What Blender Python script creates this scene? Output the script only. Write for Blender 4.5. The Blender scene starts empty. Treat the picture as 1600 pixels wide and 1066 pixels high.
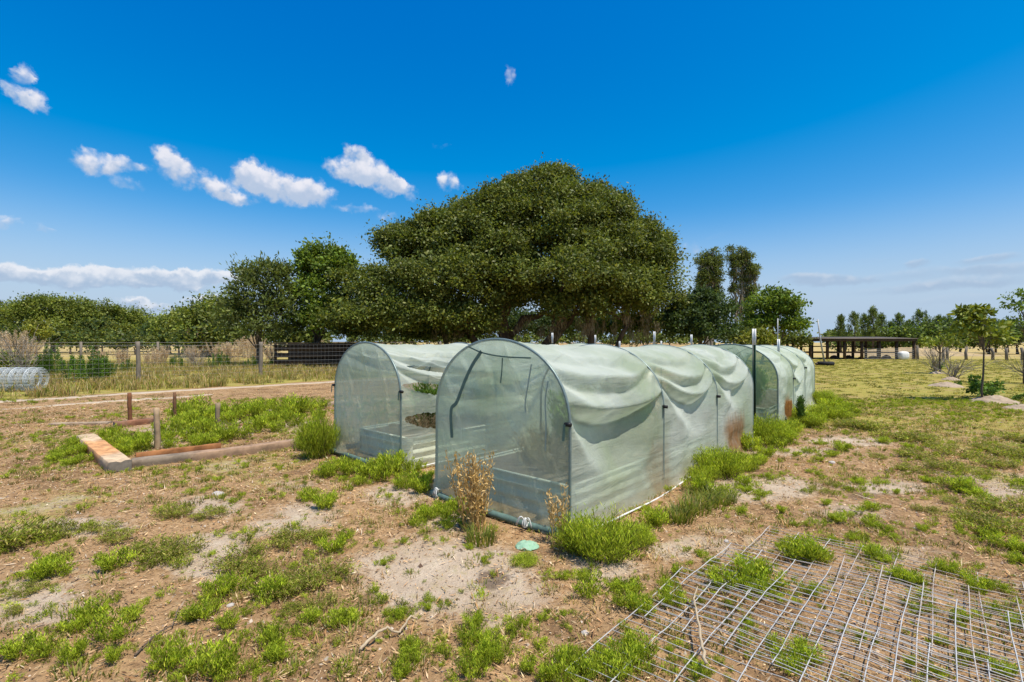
import bpy, math, random
import numpy as np
from mathutils import Vector

R = np.random.RandomState
random.seed(5)
SC = bpy.context.scene
COL = SC.collection
F, EYE, HY, CX = 774.0, 1.5, 535.0, 800.0       # focal length in photo pixels, eye height, horizon row
rad = math.radians

# ------------------------------------------------------------------ helpers
def _hash(ix, iy, seed):
    h = (ix.astype(np.int64) * 374761393 + iy.astype(np.int64) * 668265263 + seed * 974634) & 0x7fffffff
    h = ((h ^ (h >> 13)) * 1274126177) & 0x7fffffff
    return ((h ^ (h >> 16)) & 0xffff) / 65535.0

def vnoise(x, y, s=0):
    x = np.asarray(x, float); y = np.asarray(y, float)
    ix, iy = np.floor(x), np.floor(y)
    fx, fy = x - ix, y - iy
    fx = fx * fx * (3 - 2 * fx); fy = fy * fy * (3 - 2 * fy)
    a = _hash(ix, iy, s); b = _hash(ix + 1, iy, s); c = _hash(ix, iy + 1, s); d = _hash(ix + 1, iy + 1, s)
    return (a * (1 - fx) + b * fx) * (1 - fy) + (c * (1 - fx) + d * fx) * fy

def fbm(x, y, s=0, o=4):
    t, a, n = 0, .5, 0
    for k in range(o):
        t = t + a * vnoise(np.asarray(x) * 2 ** k + 17.3 * k, np.asarray(y) * 2 ** k - 9.1 * k, s + k); n += a; a *= .5
    return t / n

def sstep(a, b, x):
    t = np.clip((x - a) / (b - a), 0, 1)
    return t * t * (3 - 2 * t)

def hz(x, y):
    x = np.asarray(x, float); y = np.asarray(y, float)
    f = np.clip(1 - np.hypot(x, y) / 45, 0, 1)
    return (fbm(x * 1.3, y * 1.3, 3) - .5) * .07 * f + (fbm(x * 6, y * 6, 8, 2) - .5) * .026 * f

def gp(px, py):
    Y = F * EYE / (py - HY)
    return (px - CX) / F * Y, Y

def at(px, py, Y):
    return (px - CX) / F * Y, (HY - py) / F * Y + EYE

def unit(v):
    n = np.linalg.norm(v, axis=-1, keepdims=True); n[n == 0] = 1
    return v / n

class MB:
    """collects quads / tris with an optional colour per vertex"""
    def __init__(s): s.V = []; s.Q = []; s.T = []; s.C = []; s.n = 0
    def add(s, V, Q=None, T=None, C=None):
        V = np.asarray(V, float).reshape(-1, 3)
        if Q is not None and len(Q): s.Q.append(np.asarray(Q, np.int64).reshape(-1, 4) + s.n)
        if T is not None and len(T): s.T.append(np.asarray(T, np.int64).reshape(-1, 3) + s.n)
        s.V.append(V)
        c = np.ones((len(V), 3)) if C is None else np.broadcast_to(np.asarray(C, float), (len(V), 3))
        s.C.append(c); s.n += len(V)
        return s
    def mesh(s, name, mat, smooth=False, color=False):
        V = np.concatenate(s.V); Q = np.concatenate(s.Q) if s.Q else np.zeros((0, 4), np.int64)
        T = np.concatenate(s.T) if s.T else np.zeros((0, 3), np.int64)
        me = bpy.data.meshes.new(name)
        me.vertices.add(len(V)); me.vertices.foreach_set('co', V.astype(np.float32).ravel())
        idx = np.concatenate([Q.ravel(), T.ravel()]).astype(np.int32)
        me.loops.add(len(idx)); me.loops.foreach_set('vertex_index', idx)
        tot = np.concatenate([np.full(len(Q), 4), np.full(len(T), 3)]).astype(np.int32)
        st = np.concatenate([[0], np.cumsum(tot)[:-1]]).astype(np.int32)
        me.polygons.add(len(tot)); me.polygons.foreach_set('loop_start', st)
        try: me.polygons.foreach_set('loop_total', tot)
        except Exception: pass
        if smooth: me.polygons.foreach_set('use_smooth', np.ones(len(tot), bool))
        if color:
            at_ = me.attributes.new('tint', 'FLOAT_COLOR', 'POINT')
            C = np.concatenate(s.C); C4 = np.concatenate([C, np.ones((len(C), 1))], 1)
            at_.data.foreach_set('color', C4.astype(np.float32).ravel())
        me.update(calc_edges=True); me.validate()
        if mat is not None: me.materials.append(mat)
        return me
    def build(s, name, mat, parent=None, smooth=False, color=False, loc=(0, 0, 0), rz=0):
        return link(name, s.mesh(name, mat, smooth, color), parent, loc, rz)

def link(name, me, parent=None, loc=(0, 0, 0), rz=0):
    o = bpy.data.objects.new(name, me); COL.objects.link(o)
    o.location = loc; o.rotation_euler = (0, 0, rz)
    if parent is not None: o.parent = parent
    return o

def tag(o, label, cat=None, group=None, kind=None):
    if label: o['label'] = label
    if cat: o['category'] = cat
    if group: o['group'] = group
    if kind: o['kind'] = kind
    return o

def thing(name, label, cat, loc=(0, 0, 0), rz=0, group=None):
    return tag(link(name, None, None, loc, rz), label, cat, group)

def copy_tree(o, parent=None):
    c = o.copy(); COL.objects.link(c); c.parent = parent
    for ch in list(o.children): copy_tree(ch, c)
    return c

BOXQ = np.array([[0, 3, 2, 1], [4, 5, 6, 7], [0, 1, 5, 4], [1, 2, 6, 5], [2, 3, 7, 6], [3, 0, 4, 7]])
def box(mb, x0, x1, y0, y1, z0, z1, C=None):
    mb.add([[x0, y0, z0], [x1, y0, z0], [x1, y1, z0], [x0, y1, z0], [x0, y0, z1], [x1, y0, z1], [x1, y1, z1], [x0, y1, z1]], BOXQ, None, C)

def tube(mb, P, r, n=8, C=None, cap=True):
    """tube along the points P with radius r (number or one per point)"""
    P = np.asarray(P, float); m = len(P); r = np.broadcast_to(np.asarray(r, float), (m,))
    T = unit(np.gradient(P, axis=0))
    up = np.array([0, 0, 1.]) if abs(T[0, 2]) < .9 else np.array([1., 0, 0])
    A = np.cross(T[0], up); A /= np.linalg.norm(A); V = []
    for i in range(m):
        A = A - T[i] * np.dot(A, T[i]); A /= np.linalg.norm(A) + 1e-12
        B = np.cross(T[i], A)
        a = np.arange(n) * 2 * math.pi / n
        V.append(P[i] + r[i] * (np.cos(a)[:, None] * A + np.sin(a)[:, None] * B))
    V = np.concatenate(V)
    i = np.arange(m - 1)[:, None]; k = np.arange(n)[None, :]; k2 = (k + 1) % n
    Q = np.stack([i * n + k, i * n + k2, (i + 1) * n + k2, (i + 1) * n + k], -1).reshape(-1, 4)
    Tt = None
    if cap:
        V = np.concatenate([V, P[:1], P[-1:]])
        kk = np.arange(n); k2 = (kk + 1) % n
        Tt = np.concatenate([np.stack([np.full(n, m * n), k2, kk], -1), np.stack([np.full(n, m * n + 1), (m - 1) * n + kk, (m - 1) * n + k2], -1)])
    mb.add(V, Q, Tt, C)

def grid_q(nu, nv):
    i = np.arange(nu - 1)[:, None]; j = np.arange(nv - 1)[None, :]
    return np.stack([i * nv + j, (i + 1) * nv + j, (i + 1) * nv + j + 1, i * nv + j + 1], -1).reshape(-1, 4)

def leaves(mb, P, T, N, L, W, C):
    """one diamond leaf per row: base point P, direction T, face normal N"""
    T = unit(T); S = unit(np.cross(N, T))
    L = np.broadcast_to(L, (len(P),))[:, None]; W = np.broadcast_to(W, (len(P),))[:, None]
    m = P + T * L * .45
    V = np.stack([P, m + S * W * .5, P + T * L, m - S * W * .5], 1).reshape(-1, 3)
    Q = np.arange(len(P) * 4).reshape(-1, 4)
    mb.add(V, Q, None, np.repeat(C, 4, 0))

def pick(r, pal, n, jit=.18):
    pal = np.array(pal); c = pal[r.randint(0, len(pal), n)]
    return np.clip(c * (1 + jit * r.randn(n, 1)), .004, .9)

# ------------------------------------------------------------------ materials
def nmat(name):
    m = bpy.data.materials.new(name); m.use_nodes = True
    nt = m.node_tree; nt.nodes.clear()
    out = nt.nodes.new('ShaderNodeOutputMaterial')
    def N(t, **k):
        n = nt.nodes.new(t)
        for a, v in k.items():
            if a == 'ins':
                for kk, vv in v.items():
                    if hasattr(vv, 'is_output'): nt.links.new(vv, n.inputs[kk])
                    else: n.inputs[kk].default_value = vv
            else: setattr(n, a, v)
        return n
    return m, nt, N, out

def ramp(N, fac, stops):
    n = N('ShaderNodeValToRGB', ins={0: fac}); e = n.color_ramp.elements
    while len(e) < len(stops): e.new(.5)
    for i, (p, c) in enumerate(stops): e[i].position = p; e[i].color = (*c, 1)
    return n.outputs[0]

def mixc(N, f, a, b, mode='MIX'):
    n = N('ShaderNodeMix', data_type='RGBA', blend_type=mode)
    nt = n.id_data
    for s, v in ((n.inputs[0], f), (n.inputs[6], a), (n.inputs[7], b)):
        if hasattr(v, 'is_output'): nt.links.new(v, s)
        else: s.default_value = v if not isinstance(v, tuple) or len(v) == 4 else (*v, 1)
    return n.outputs[2]

def mathn(N, op, a, b=None, clamp=False):
    d = {0: a}
    if b is not None: d[1] = b
    return N('ShaderNodeMath', operation=op, use_clamp=clamp, ins=d).outputs[0]

def leaf_mat(name, trans=.35, rough=.5, spec=.25):
    m, nt, N, out = nmat(name)
    a = N('ShaderNodeAttribute', attribute_name='tint')
    p = N('ShaderNodeBsdfPrincipled', ins={'Base Color': a.outputs[0], 'Roughness': rough, 'Specular IOR Level': spec})
    t = N('ShaderNodeBsdfTranslucent', ins={0: mixc(N, .9, a.outputs[0], (1.15, 1.12, .5), 'MULTIPLY')})
    mx = N('ShaderNodeMixShader', ins={0: trans, 1: p.outputs[0], 2: t.outputs[0]})
    nt.links.new(mx.outputs[0], out.inputs[0])
    return m

def plain(name, c, rough=.7, metal=0., var=.25, scale=8., stretch=(1, 1, 1), c2=None, bump=.0, spec=.3, tint=False):
    """a colour with procedural mottling"""
    m, nt, N, out = nmat(name)
    tc = N('ShaderNodeTexCoord'); mp = N('ShaderNodeMapping', ins={0: tc.outputs['Object'], 'Scale': stretch})
    nz = N('ShaderNodeTexNoise', ins={'Vector': mp.outputs[0], 'Scale': scale, 'Detail': 6., 'Roughness': .65})
    b = c2 if c2 else tuple(x * (1 - var) for x in c)
    col = ramp(N, nz.outputs[0], [(.3, b), (.65, c)])
    if tint:
        a = N('ShaderNodeAttribute', attribute_name='tint'); col = mixc(N, 1., col, a.outputs[0], 'MULTIPLY')
    p = N('ShaderNodeBsdfPrincipled', ins={'Base Color': col, 'Roughness': rough, 'Metallic': metal, 'Specular IOR Level': spec})
    if bump:
        bp = N('ShaderNodeBump', ins={'Strength': bump, 'Distance': .01, 'Height': nz.outputs[0]})
        nt.links.new(bp.outputs[0], p.inputs['Normal'])
    nt.links.new(p.outputs[0], out.inputs[0])
    return m

def net_mat(name, T0, col, stains=(), dirt=(.42, .36, .22), alga=(.38, .46, .27)):
    """fine woven netting: see-through face on, denser at a slant, as threads are"""
    m, nt, N, out = nmat(name)
    g = N('ShaderNodeNewGeometry')
    dt = N('ShaderNodeVectorMath', operation='DOT_PRODUCT', ins={0: g.outputs['Normal'], 1: g.outputs['Incoming']})
    c = mathn(N, 'MAXIMUM', mathn(N, 'ABSOLUTE', dt.outputs['Value']), .12)
    tc = N('ShaderNodeTexCoord')
    nz = N('ShaderNodeTexNoise', ins={'Vector': tc.outputs['Object'], 'Scale': 2.2, 'Detail': 5., 'Roughness': .6})
    n2 = N('ShaderNodeTexNoise', ins={'Vector': tc.outputs['Object'], 'Scale': 60., 'Detail': 2.})
    k = mathn(N, 'ADD', mathn(N, 'MULTIPLY', nz.outputs[0], .5), mathn(N, 'MULTIPLY', n2.outputs[0], .35))
    k = mathn(N, 'ADD', k, .575)
    ex = mathn(N, 'DIVIDE', k, c)
    T = mathn(N, 'POWER', T0, ex)
    sx = N('ShaderNodeSeparateXYZ', ins={0: tc.outputs['Object']})
    low = N('ShaderNodeMapRange', interpolation_type='SMOOTHSTEP', ins={0: sx.outputs[2], 1: .55, 2: .0})
    lowf = mathn(N, 'MULTIPLY', low.outputs[0], mathn(N, 'MULTIPLY', nz.outputs[0], .9))
    n3 = N('ShaderNodeTexNoise', ins={'Vector': tc.outputs['Object'], 'Scale': 1.1, 'Detail': 3.})
    al = N('ShaderNodeMapRange', ins={0: n3.outputs[0], 1: .42, 2: .68, 4: .75})
    cc = mixc(N, al.outputs[0], col, alga)
    cc = mixc(N, lowf, cc, dirt)
    st = N('ShaderNodeTexNoise', ins={'Vector': N('ShaderNodeMapping', ins={0: tc.outputs['Object'], 3: (16., 16., 2.2)}).outputs[0], 'Scale': 1., 'Detail': 4.})
    for (y0, hw, ztop, amt) in stains:          # rust-brown marks where dry grass rubs on the net
        dy = mathn(N, 'ABSOLUTE', mathn(N, 'SUBTRACT', sx.outputs[1], y0))
        a1 = N('ShaderNodeMapRange', interpolation_type='SMOOTHSTEP', ins={0: mathn(N, 'ADD', dy, mathn(N, 'MULTIPLY', mathn(N, 'SUBTRACT', nz.outputs[0], .5), .5)), 1: hw, 2: hw * .45}).outputs[0]
        a2 = N('ShaderNodeMapRange', interpolation_type='SMOOTHSTEP', ins={0: mathn(N, 'ADD', sx.outputs[2], mathn(N, 'MULTIPLY', mathn(N, 'SUBTRACT', st.outputs[0], .5), .35)), 1: ztop, 2: ztop * .62}).outputs[0]
        f = mathn(N, 'MULTIPLY', mathn(N, 'MULTIPLY', a1, a2), mathn(N, 'MULTIPLY', mathn(N, 'ADD', st.outputs[0], .35), amt), True)
        cc = mixc(N, f, cc, (.36, .17, .045))
    wr = N('ShaderNodeTexNoise', ins={'Vector': N('ShaderNodeMapping', ins={0: tc.outputs['Object'], 3: (3., 1.6, 8.)}).outputs[0], 'Scale': 1.3, 'Detail': 4., 'Roughness': .55, 'Distortion': .8})
    w2 = N('ShaderNodeTexNoise', ins={'Vector': N('ShaderNodeMapping', ins={0: tc.outputs['Object'], 2: (.6, .0, .5), 3: (14., 9., 2.)}).outputs[0], 'Scale': 1.2, 'Detail': 3., 'Distortion': .6})
    rd = mathn(N, 'ABSOLUTE', mathn(N, 'SUBTRACT', wr.outputs[0], .5)); r2 = mathn(N, 'ABSOLUTE', mathn(N, 'SUBTRACT', w2.outputs[0], .5))
    bp = N('ShaderNodeBump', ins={'Strength': .4, 'Distance': .045, 'Height': mathn(N, 'ADD', rd, mathn(N, 'MULTIPLY', r2, .45))})
    d = N('ShaderNodeBsdfDiffuse', ins={0: cc, 'Normal': bp.outputs[0]}); t = N('ShaderNodeBsdfTranslucent', ins={0: cc, 'Normal': bp.outputs[0]})
    gl = N('ShaderNodeBsdfGlossy', ins={0: (.8, .85, .8, 1), 'Roughness': .45})
    mx = N('ShaderNodeMixShader', ins={0: .5, 1: d.outputs[0], 2: t.outputs[0]})
    mx = N('ShaderNodeMixShader', ins={0: .06, 1: mx.outputs[0], 2: gl.outputs[0]})
    tr = N('ShaderNodeBsdfTransparent', ins={0: (.93, 1, .93, 1)})
    fin = N('ShaderNodeMixShader', ins={0: T, 1: mx.outputs[0], 2: tr.outputs[0]})
    nt.links.new(fin.outputs[0], out.inputs[0])
    return m

M = {}
M['leaf'] = leaf_mat('leaf')
M['weed'] = leaf_mat('weed_leaf', .45, .6, .2)
M['straw'] = leaf_mat('straw', .2, .8, .1)
M['moss'] = leaf_mat('moss', .3, .9, .05)
M['bark'] = plain('bark', (.16, .12, .085), .95, 0, .6, 5, (1, 1, .25), bump=.6)
M['palebark'] = plain('pale_bark', (.3, .26, .21), .95, 0, .5, 4, (1, 1, .2), bump=.5)
M['net'] = net_mat('netting', .53, (.685, .73, .635), ((3.92, .50, .58, .95), (1.55, .30, .62, .45)))
M['netfar'] = net_mat('netting_far', .50, (.70, .765, .645), ((.85, .34, .60, 1.05),))
M['netfront'] = net_mat('netting_end', .61, (.74, .80, .655))
M['netshade'] = net_mat('netting_shade', .46, (.30, .44, .28))  # same net, shade on the distant tunnel's near end painted as darker green
M['hoop'] = plain('hoop_pipe', (.20, .26, .24), .4, .3, .3, 12)
M['ribbon'] = plain('green_ribbon', (.13, .21, .16), .7, 0, .25, 20)
M['ribbon_pale'] = plain('pale_ribbon', (.36, .45, .38), .7, 0, .2, 20)
M['hem'] = plain('hem', (.12, .19, .16), .65, 0, .5, 14)
M['white'] = plain('white_paint', (.78, .78, .74), .5, 0, .15, 12)
M['tie'] = plain('cord', (.7, .7, .66), .8)
M['black'] = plain('black_plastic', (.012, .012, .012), .5)
M['tpost'] = plain('green_paint', (.016, .045, .026), .45, 0, .3, 20)
M['galv'] = plain('galvanised', (.68, .68, .58), .55, .0, .2, 6)
M['wire'] = plain('zinc_wire', (.60, .58, .54), .5, .25, .35, 7)
M['rustwire'] = plain('zinc_wire_rusty', (.56, .52, .47), .55, .15, .3, 3, c2=(.36, .25, .15))
M['fencewire'] = plain('fence_wire', (.34, .33, .31), .6, .1)
M['rollwire'] = plain('roll_wire', (.62, .66, .66), .5, .2)
M['soil'] = plain('bed_soil', (.26, .20, .15), 1, 0, .6, 9, bump=.8)
M['greywood'] = plain('grey_wood', (.34, .29, .23), .9, 0, .55, 6, (1, 1, 1), bump=.5, tint=True)
M['post'] = plain('fence_post_wood', (.24, .20, .155), .95, 0, .5, 7, (3, 3, .5), bump=.5)
M['darkwood'] = plain('dark_wood', (.085, .052, .033), .9, 0, .5, 5, bump=.3)
M['roofm'] = plain('roof_sheet', (.13, .10, .07), .7, .1, .4, 2)
M['cloth'] = plain('sack', (.8, .79, .76), .8)
M['rubber'] = plain('rubber', (.02, .02, .02), .8)
M['pole'] = plain('pole', (.42, .42, .40), .5, .2)
M['scrap'] = plain('scrap_net', (.20, .38, .24), .7, 0, .5, 30, c2=(.33, .48, .35))
M['stick'] = plain('dry_wood', (.50, .39, .25), .9, 0, .35, 20)
M['rock'] = plain('rock', (.5, .45, .4), .9, 0, .3, 20, bump=.5)

# ------------------------------------------------------------------ camera, sun, sky
cam = bpy.data.cameras.new('camera'); co = bpy.data.objects.new('camera', cam); COL.objects.link(co)
co.location = (0, 0, EYE); co.rotation_euler = (rad(90), 0, 0)
cam.sensor_width = 36; cam.lens = F / 1600 * 36; cam.shift_y = 2 / 1600; cam.clip_start = .05; cam.clip_end = 6000
SC.camera = co
SUN_EL, SUN_AZ = 67.0, 128.0              # azimuth measured clockwise from the view direction (+Y)
sd = Vector((math.cos(rad(SUN_EL)) * math.sin(rad(SUN_AZ)), math.cos(rad(SUN_EL)) * math.cos(rad(SUN_AZ)), math.sin(rad(SUN_EL))))
sun = bpy.data.lights.new('sun', 'SUN'); sun.energy = 4.0; sun.angle = rad(.5); sun.color = (1, .94, .84)
so = bpy.data.objects.new('sun', sun); COL.objects.link(so); so.rotation_euler = sd.to_track_quat('Z', 'Y').to_euler(); so.location = (0, 0, 30)

W = bpy.data.worlds.new('World'); SC.world = W; W.use_nodes = True
nt = W.node_tree; nt.nodes.clear()
def N(t, **k):
    n = nt.nodes.new(t)
    for a, v in k.items():
        if a == 'ins':
            for kk, vv in v.items():
                if hasattr(vv, 'is_output'): nt.links.new(vv, n.inputs[kk])
                else: n.inputs[kk].default_value = vv
        else: setattr(n, a, v)
    return n
sky = N('ShaderNodeTexSky', sky_type='NISHITA'); sky.sun_disc = False
sky.sun_elevation = rad(SUN_EL); sky.sun_rotation = rad(SUN_AZ); sky.air_density = 1.0; sky.dust_density = .6; sky.ozone_density = 2.2
hs = N('ShaderNodeHueSaturation', ins={'Hue': .492, 'Saturation': 1.32, 'Value': 1.0, 'Color': sky.outputs[0]})
tc = N('ShaderNodeTexCoord'); sx = N('ShaderNodeSeparateXYZ', ins={0: tc.outputs['Generated']})
X, Y, Z = sx.outputs
az = mathn(N, 'ARCTAN2', X, Y)
el = mathn(N, 'ARCTAN2', Z, mathn(N, 'SQRT', mathn(N, 'ADD', mathn(N, 'MULTIPLY', X, X), mathn(N, 'MULTIPLY', Y, Y))))
pv = N('ShaderNodeCombineXYZ', ins={0: az, 1: el})
def warp(vec, sc, amt):
    n = N('ShaderNodeTexNoise', ins={'Vector': vec, 'Scale': sc, 'Detail': 5., 'Roughness': .6})
    s = N('ShaderNodeVectorMath', operation='SUBTRACT', ins={0: n.outputs['Color'], 1: (.5, .5, .5)})
    s2 = N('ShaderNodeVectorMath', operation='MULTIPLY', ins={0: s.outputs[0], 1: (amt, amt * .75, 0)})
    return N('ShaderNodeVectorMath', operation='ADD', ins={0: vec, 1: s2.outputs[0]}).outputs[0]
wv = warp(warp(pv.outputs[0], 20., .05), 60., .024)
PUFF = [(36, 114, 20, 22, 30, .75), (20, 148, 30, 17, 10, 1), (55, 158, 32, 17, 24, 1), (150, 256, 50, 18, 4, 1), (200, 260, 34, 13, 8, .7), (200, 290, 40, 11, 5, .5),
        (262, 245, 30, 16, 15, .8), (285, 270, 52, 24, 14, .95), (345, 292, 30, 17, 5, 1), (395, 275, 34, 24, 10, 1.1), (430, 288, 60, 27, 10, 1.15), (488, 300, 36, 23, 12, 1.1), (375, 310, 30, 13, 0, .8),
        (545, 268, 42, 20, 8, 1.1), (590, 276, 44, 24, 15, 1.15), (628, 294, 26, 13, 38, .9), (558, 240, 24, 14, 22, 1), (702, 286, 22, 16, 8, .9), (796, 117, 11, 18, -15, .6),
        (885, 290, 26, 15, 15, .95), (915, 300, 22, 10, 15, .9), (556, 328, 42, 9, 0, .5), (602, 341, 22, 10, -10, .5), (12, 350, 26, 11, 5, .8), (68, 358, 18, 7, 5, .45), (690, 227, 22, 7, 0, .22),
        (1076, 388, 20, 12, 0, .55), (520, 390, 24, 8, 0, .8)]
BANK = [(40, 424, 90, 14, 0, .95), (150, 430, 80, 14, 2, 1.0), (255, 430, 70, 13, 2, 1.0), (335, 432, 60, 12, 0, .9), (380, 440, 50, 12, 0, .7), (100, 441, 170, 11, 0, .75), (250, 443, 120, 10, 0, .7), (215, 475, 46, 9, 4, .8), (320, 466, 50, 9, -5, .7), (235, 484, 60, 7, 0, .5), (440, 425, 30, 12, 0, .6)]
STREAK = [(1270, 434, 62, 9, 2, .8), (1280, 443, 90, 6, 0, .45), (1434, 414, 28, 7, 0, .65), (1545, 404, 60, 7, -3, .6), (1400, 432, 150, 10, -2, .42), (1520, 440, 140, 14, -2, .5), (1430, 452, 170, 9, 0, .35), (1565, 418, 90, 10, 0, .5), (1125, 368, 40, 8, -10, .2), (1500, 470, 150, 10, 0, .3), (1360, 408, 60, 5, 0, .25)]
def lobes(vec, L):
    dens = shade = None
    for px, py, rx, ry, tilt, amp in L:
        def ae(x, y): return math.atan2(x - CX, F), math.atan2(HY - y, math.hypot(F, x - CX))
        a0, e0 = ae(px, py)
        ra = (ae(px + rx, py)[0] - ae(px - rx, py)[0]) / 2 * 1.3; re = (ae(px, py - ry)[1] - ae(px, py + ry)[1]) / 2 * 1.35
        mp = N('ShaderNodeMapping', vector_type='TEXTURE', ins={0: vec, 1: (a0, e0, 0), 2: (0, 0, -rad(tilt)), 3: (ra, re, 1)})
        ln = N('ShaderNodeVectorMath', operation='LENGTH', ins={0: mp.outputs[0]})
        w = N('ShaderNodeMapRange', interpolation_type='SMOOTHSTEP', ins={0: ln.outputs['Value'], 1: 1.0, 2: .25, 3: 0., 4: amp}).outputs[0]
        yy = N('ShaderNodeSeparateXYZ', ins={0: mp.outputs[0]}).outputs[1]
        s = mathn(N, 'MULTIPLY', w, yy)
        dens = w if dens is None else mathn(N, 'ADD', dens, w)
        shade = s if shade is None else mathn(N, 'ADD', shade, s)
    return dens, mathn(N, 'DIVIDE', shade, mathn(N, 'MAXIMUM', dens, .02))
nz0 = N('ShaderNodeTexNoise', ins={'Vector': pv.outputs[0], 'Scale': 45., 'Detail': 7., 'Roughness': .62})
vo = N('ShaderNodeTexVoronoi', feature='SMOOTH_F1', ins={'Vector': warp(pv.outputs[0], 60., .012), 'Scale': 48., 'Smoothness': .35, 'Detail': 2., 'Roughness': .5})
class nzc: outputs = [mathn(N, 'ADD', mathn(N, 'MULTIPLY', nz0.outputs[0], .5), mathn(N, 'MULTIPLY', mathn(N, 'SUBTRACT', 1.0, vo.outputs['Distance']), .46))]
ma = N('ShaderNodeVectorMath', operation='MULTIPLY_ADD', ins={0: hs.outputs[0], 1: (1.47, 1.05, .80), 2: (-1.02, -.22, 1.86)})
ma = N('ShaderNodeVectorMath', operation='MAXIMUM', ins={0: ma.outputs[0], 1: (0, 0, 0)})
low_el = N('ShaderNodeMapRange', interpolation_type='SMOOTHSTEP', ins={0: el, 1: .26, 2: .0}).outputs[0]
col = mixc(N, low_el, ma.outputs[0], (3.2, 4.3, 5.6))
def cloud(col, L, vec, lo, hi, top, low, opac, amt=.5, s0=-.55, s1=.12):
    d, s = lobes(vec, L)
    d2 = mathn(N, 'ADD', d, mathn(N, 'MULTIPLY', mathn(N, 'SUBTRACT', nzc.outputs[0], .5), mathn(N, 'MULTIPLY', mathn(N, 'MINIMUM', d, 1.), amt)))
    m = N('ShaderNodeMapRange', interpolation_type='SMOOTHSTEP', ins={0: d2, 1: lo, 2: hi, 4: opac}).outputs[0]
    sh = N('ShaderNodeMapRange', interpolation_type='SMOOTHSTEP', ins={0: mathn(N, 'ADD', s, mathn(N, 'MULTIPLY', mathn(N, 'SUBTRACT', nzc.outputs[0], .5), .9)), 1: s0, 2: s1}).outputs[0]
    return mixc(N, m, col, mixc(N, sh, low, top))
K = 6.5                                 # the sky texture is physically bright; clouds share its scale
col = cloud(col, STREAK, warp(pv.outputs[0], 20., .03), .1, .75, (K * .68, K * .77, K * .9), (K * .44, K * .58, K * .78), .75, .6, -.3, .5)
col = cloud(col, BANK, wv, .12, .7, (K * .95, K * .98, K * 1.05), (K * .46, K * .60, K * .80), .92, .7, -.5, .25)
col = cloud(col, PUFF, wv, .10, .85, (K * 1.0, K * .99, K * 1.06), (K * .56, K * .67, K * .86), .95, 1.5, -.5, .3)
bg = N('ShaderNodeBackground', ins={0: col, 1: .09}); wo = N('ShaderNodeOutputWorld'); nt.links.new(bg.outputs[0], wo.inputs[0])
W.cycles.sampling_method = 'MANUAL'; W.cycles.sample_map_resolution = 512
SC.view_settings.view_transform = 'Standard'; SC.view_settings.look = 'None'; SC.view_settings.exposure = .585; SC.view_settings.gamma = 1
SC.cycles.transparent_max_bounces = 40; SC.cycles.max_bounces = 8; SC.cycles.use_denoising = True
try: SC.cycles.denoiser = 'OPENIMAGEDENOISE'
except Exception: pass

# ------------------------------------------------------------------ ground
D = np.array([.665, .747]); P_ = np.array([.747, -.665])      # along the tunnels / across them, to the right
B0 = np.array([.447, 3.84])
TA = -math.atan2(.665, .747)
def tun(x, t, base=B0): return base + x * P_ + t * D
sand_spots = [(700, 900, 150, 70, 1.), (770, 930, 120, 40, .8), (590, 880, 70, 30, .7), (60, 945, 90, 45, .9), (110, 825, 110, 18, 1), (620, 775, 70, 22, .8), (330, 790, 70, 22, .8), (480, 800, 80, 22, .7), (1190, 765, 110, 22, 1.), (1330, 800, 100, 24, .6), (1330, 690, 90, 10, .9),
              (1240, 705, 120, 10, .7), (1560, 770, 60, 20, .8), (1570, 665, 60, 14, .9), (1370, 655, 60, 7, .8), (950, 890, 80, 40, .7), (1400, 870, 120, 26, .6), (1380, 760, 80, 14, .9), (930, 870, 60, 30, .7), (690, 820, 60, 22, .7), (1050, 850, 90, 20, .4), (980, 925, 50, 20, .5),
              (300, 672, 130, 12, .8), (240, 690, 60, 12, .9), (350, 660, 90, 6, .8), (1480, 590, 40, 5, .8)]
dark_spots = [(770, 905, 32, 18, 1.0), (690, 935, 40, 14, .5), (1345, 775, 40, 10, .7), (690, 867, 14, 5, .6), (1390, 815, 40, 8, .5)]
def spots(x, y, L):
    py = HY + F * EYE / np.maximum(y, .3); px = CX + F * x / np.maximum(y, .3)
    o = np.zeros_like(px)
    for a, b, rx, ry, k in L: o = np.maximum(o, k * np.exp(-(((px - a) / rx) ** 2 + ((py - b) / ry) ** 2)))
    return np.where(y > .5, o, 0)
def track_d(x, y):            # signed distance from the sand track, positive towards the fence
    a = np.array([-12.9, 12.5]); b = np.array([-6.8, 18.7]); t = (b - a) / np.linalg.norm(b - a); n = np.array([-t[1], t[0]])
    return (x - a[0]) * n[0] + (y - a[1]) * n[1]
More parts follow.
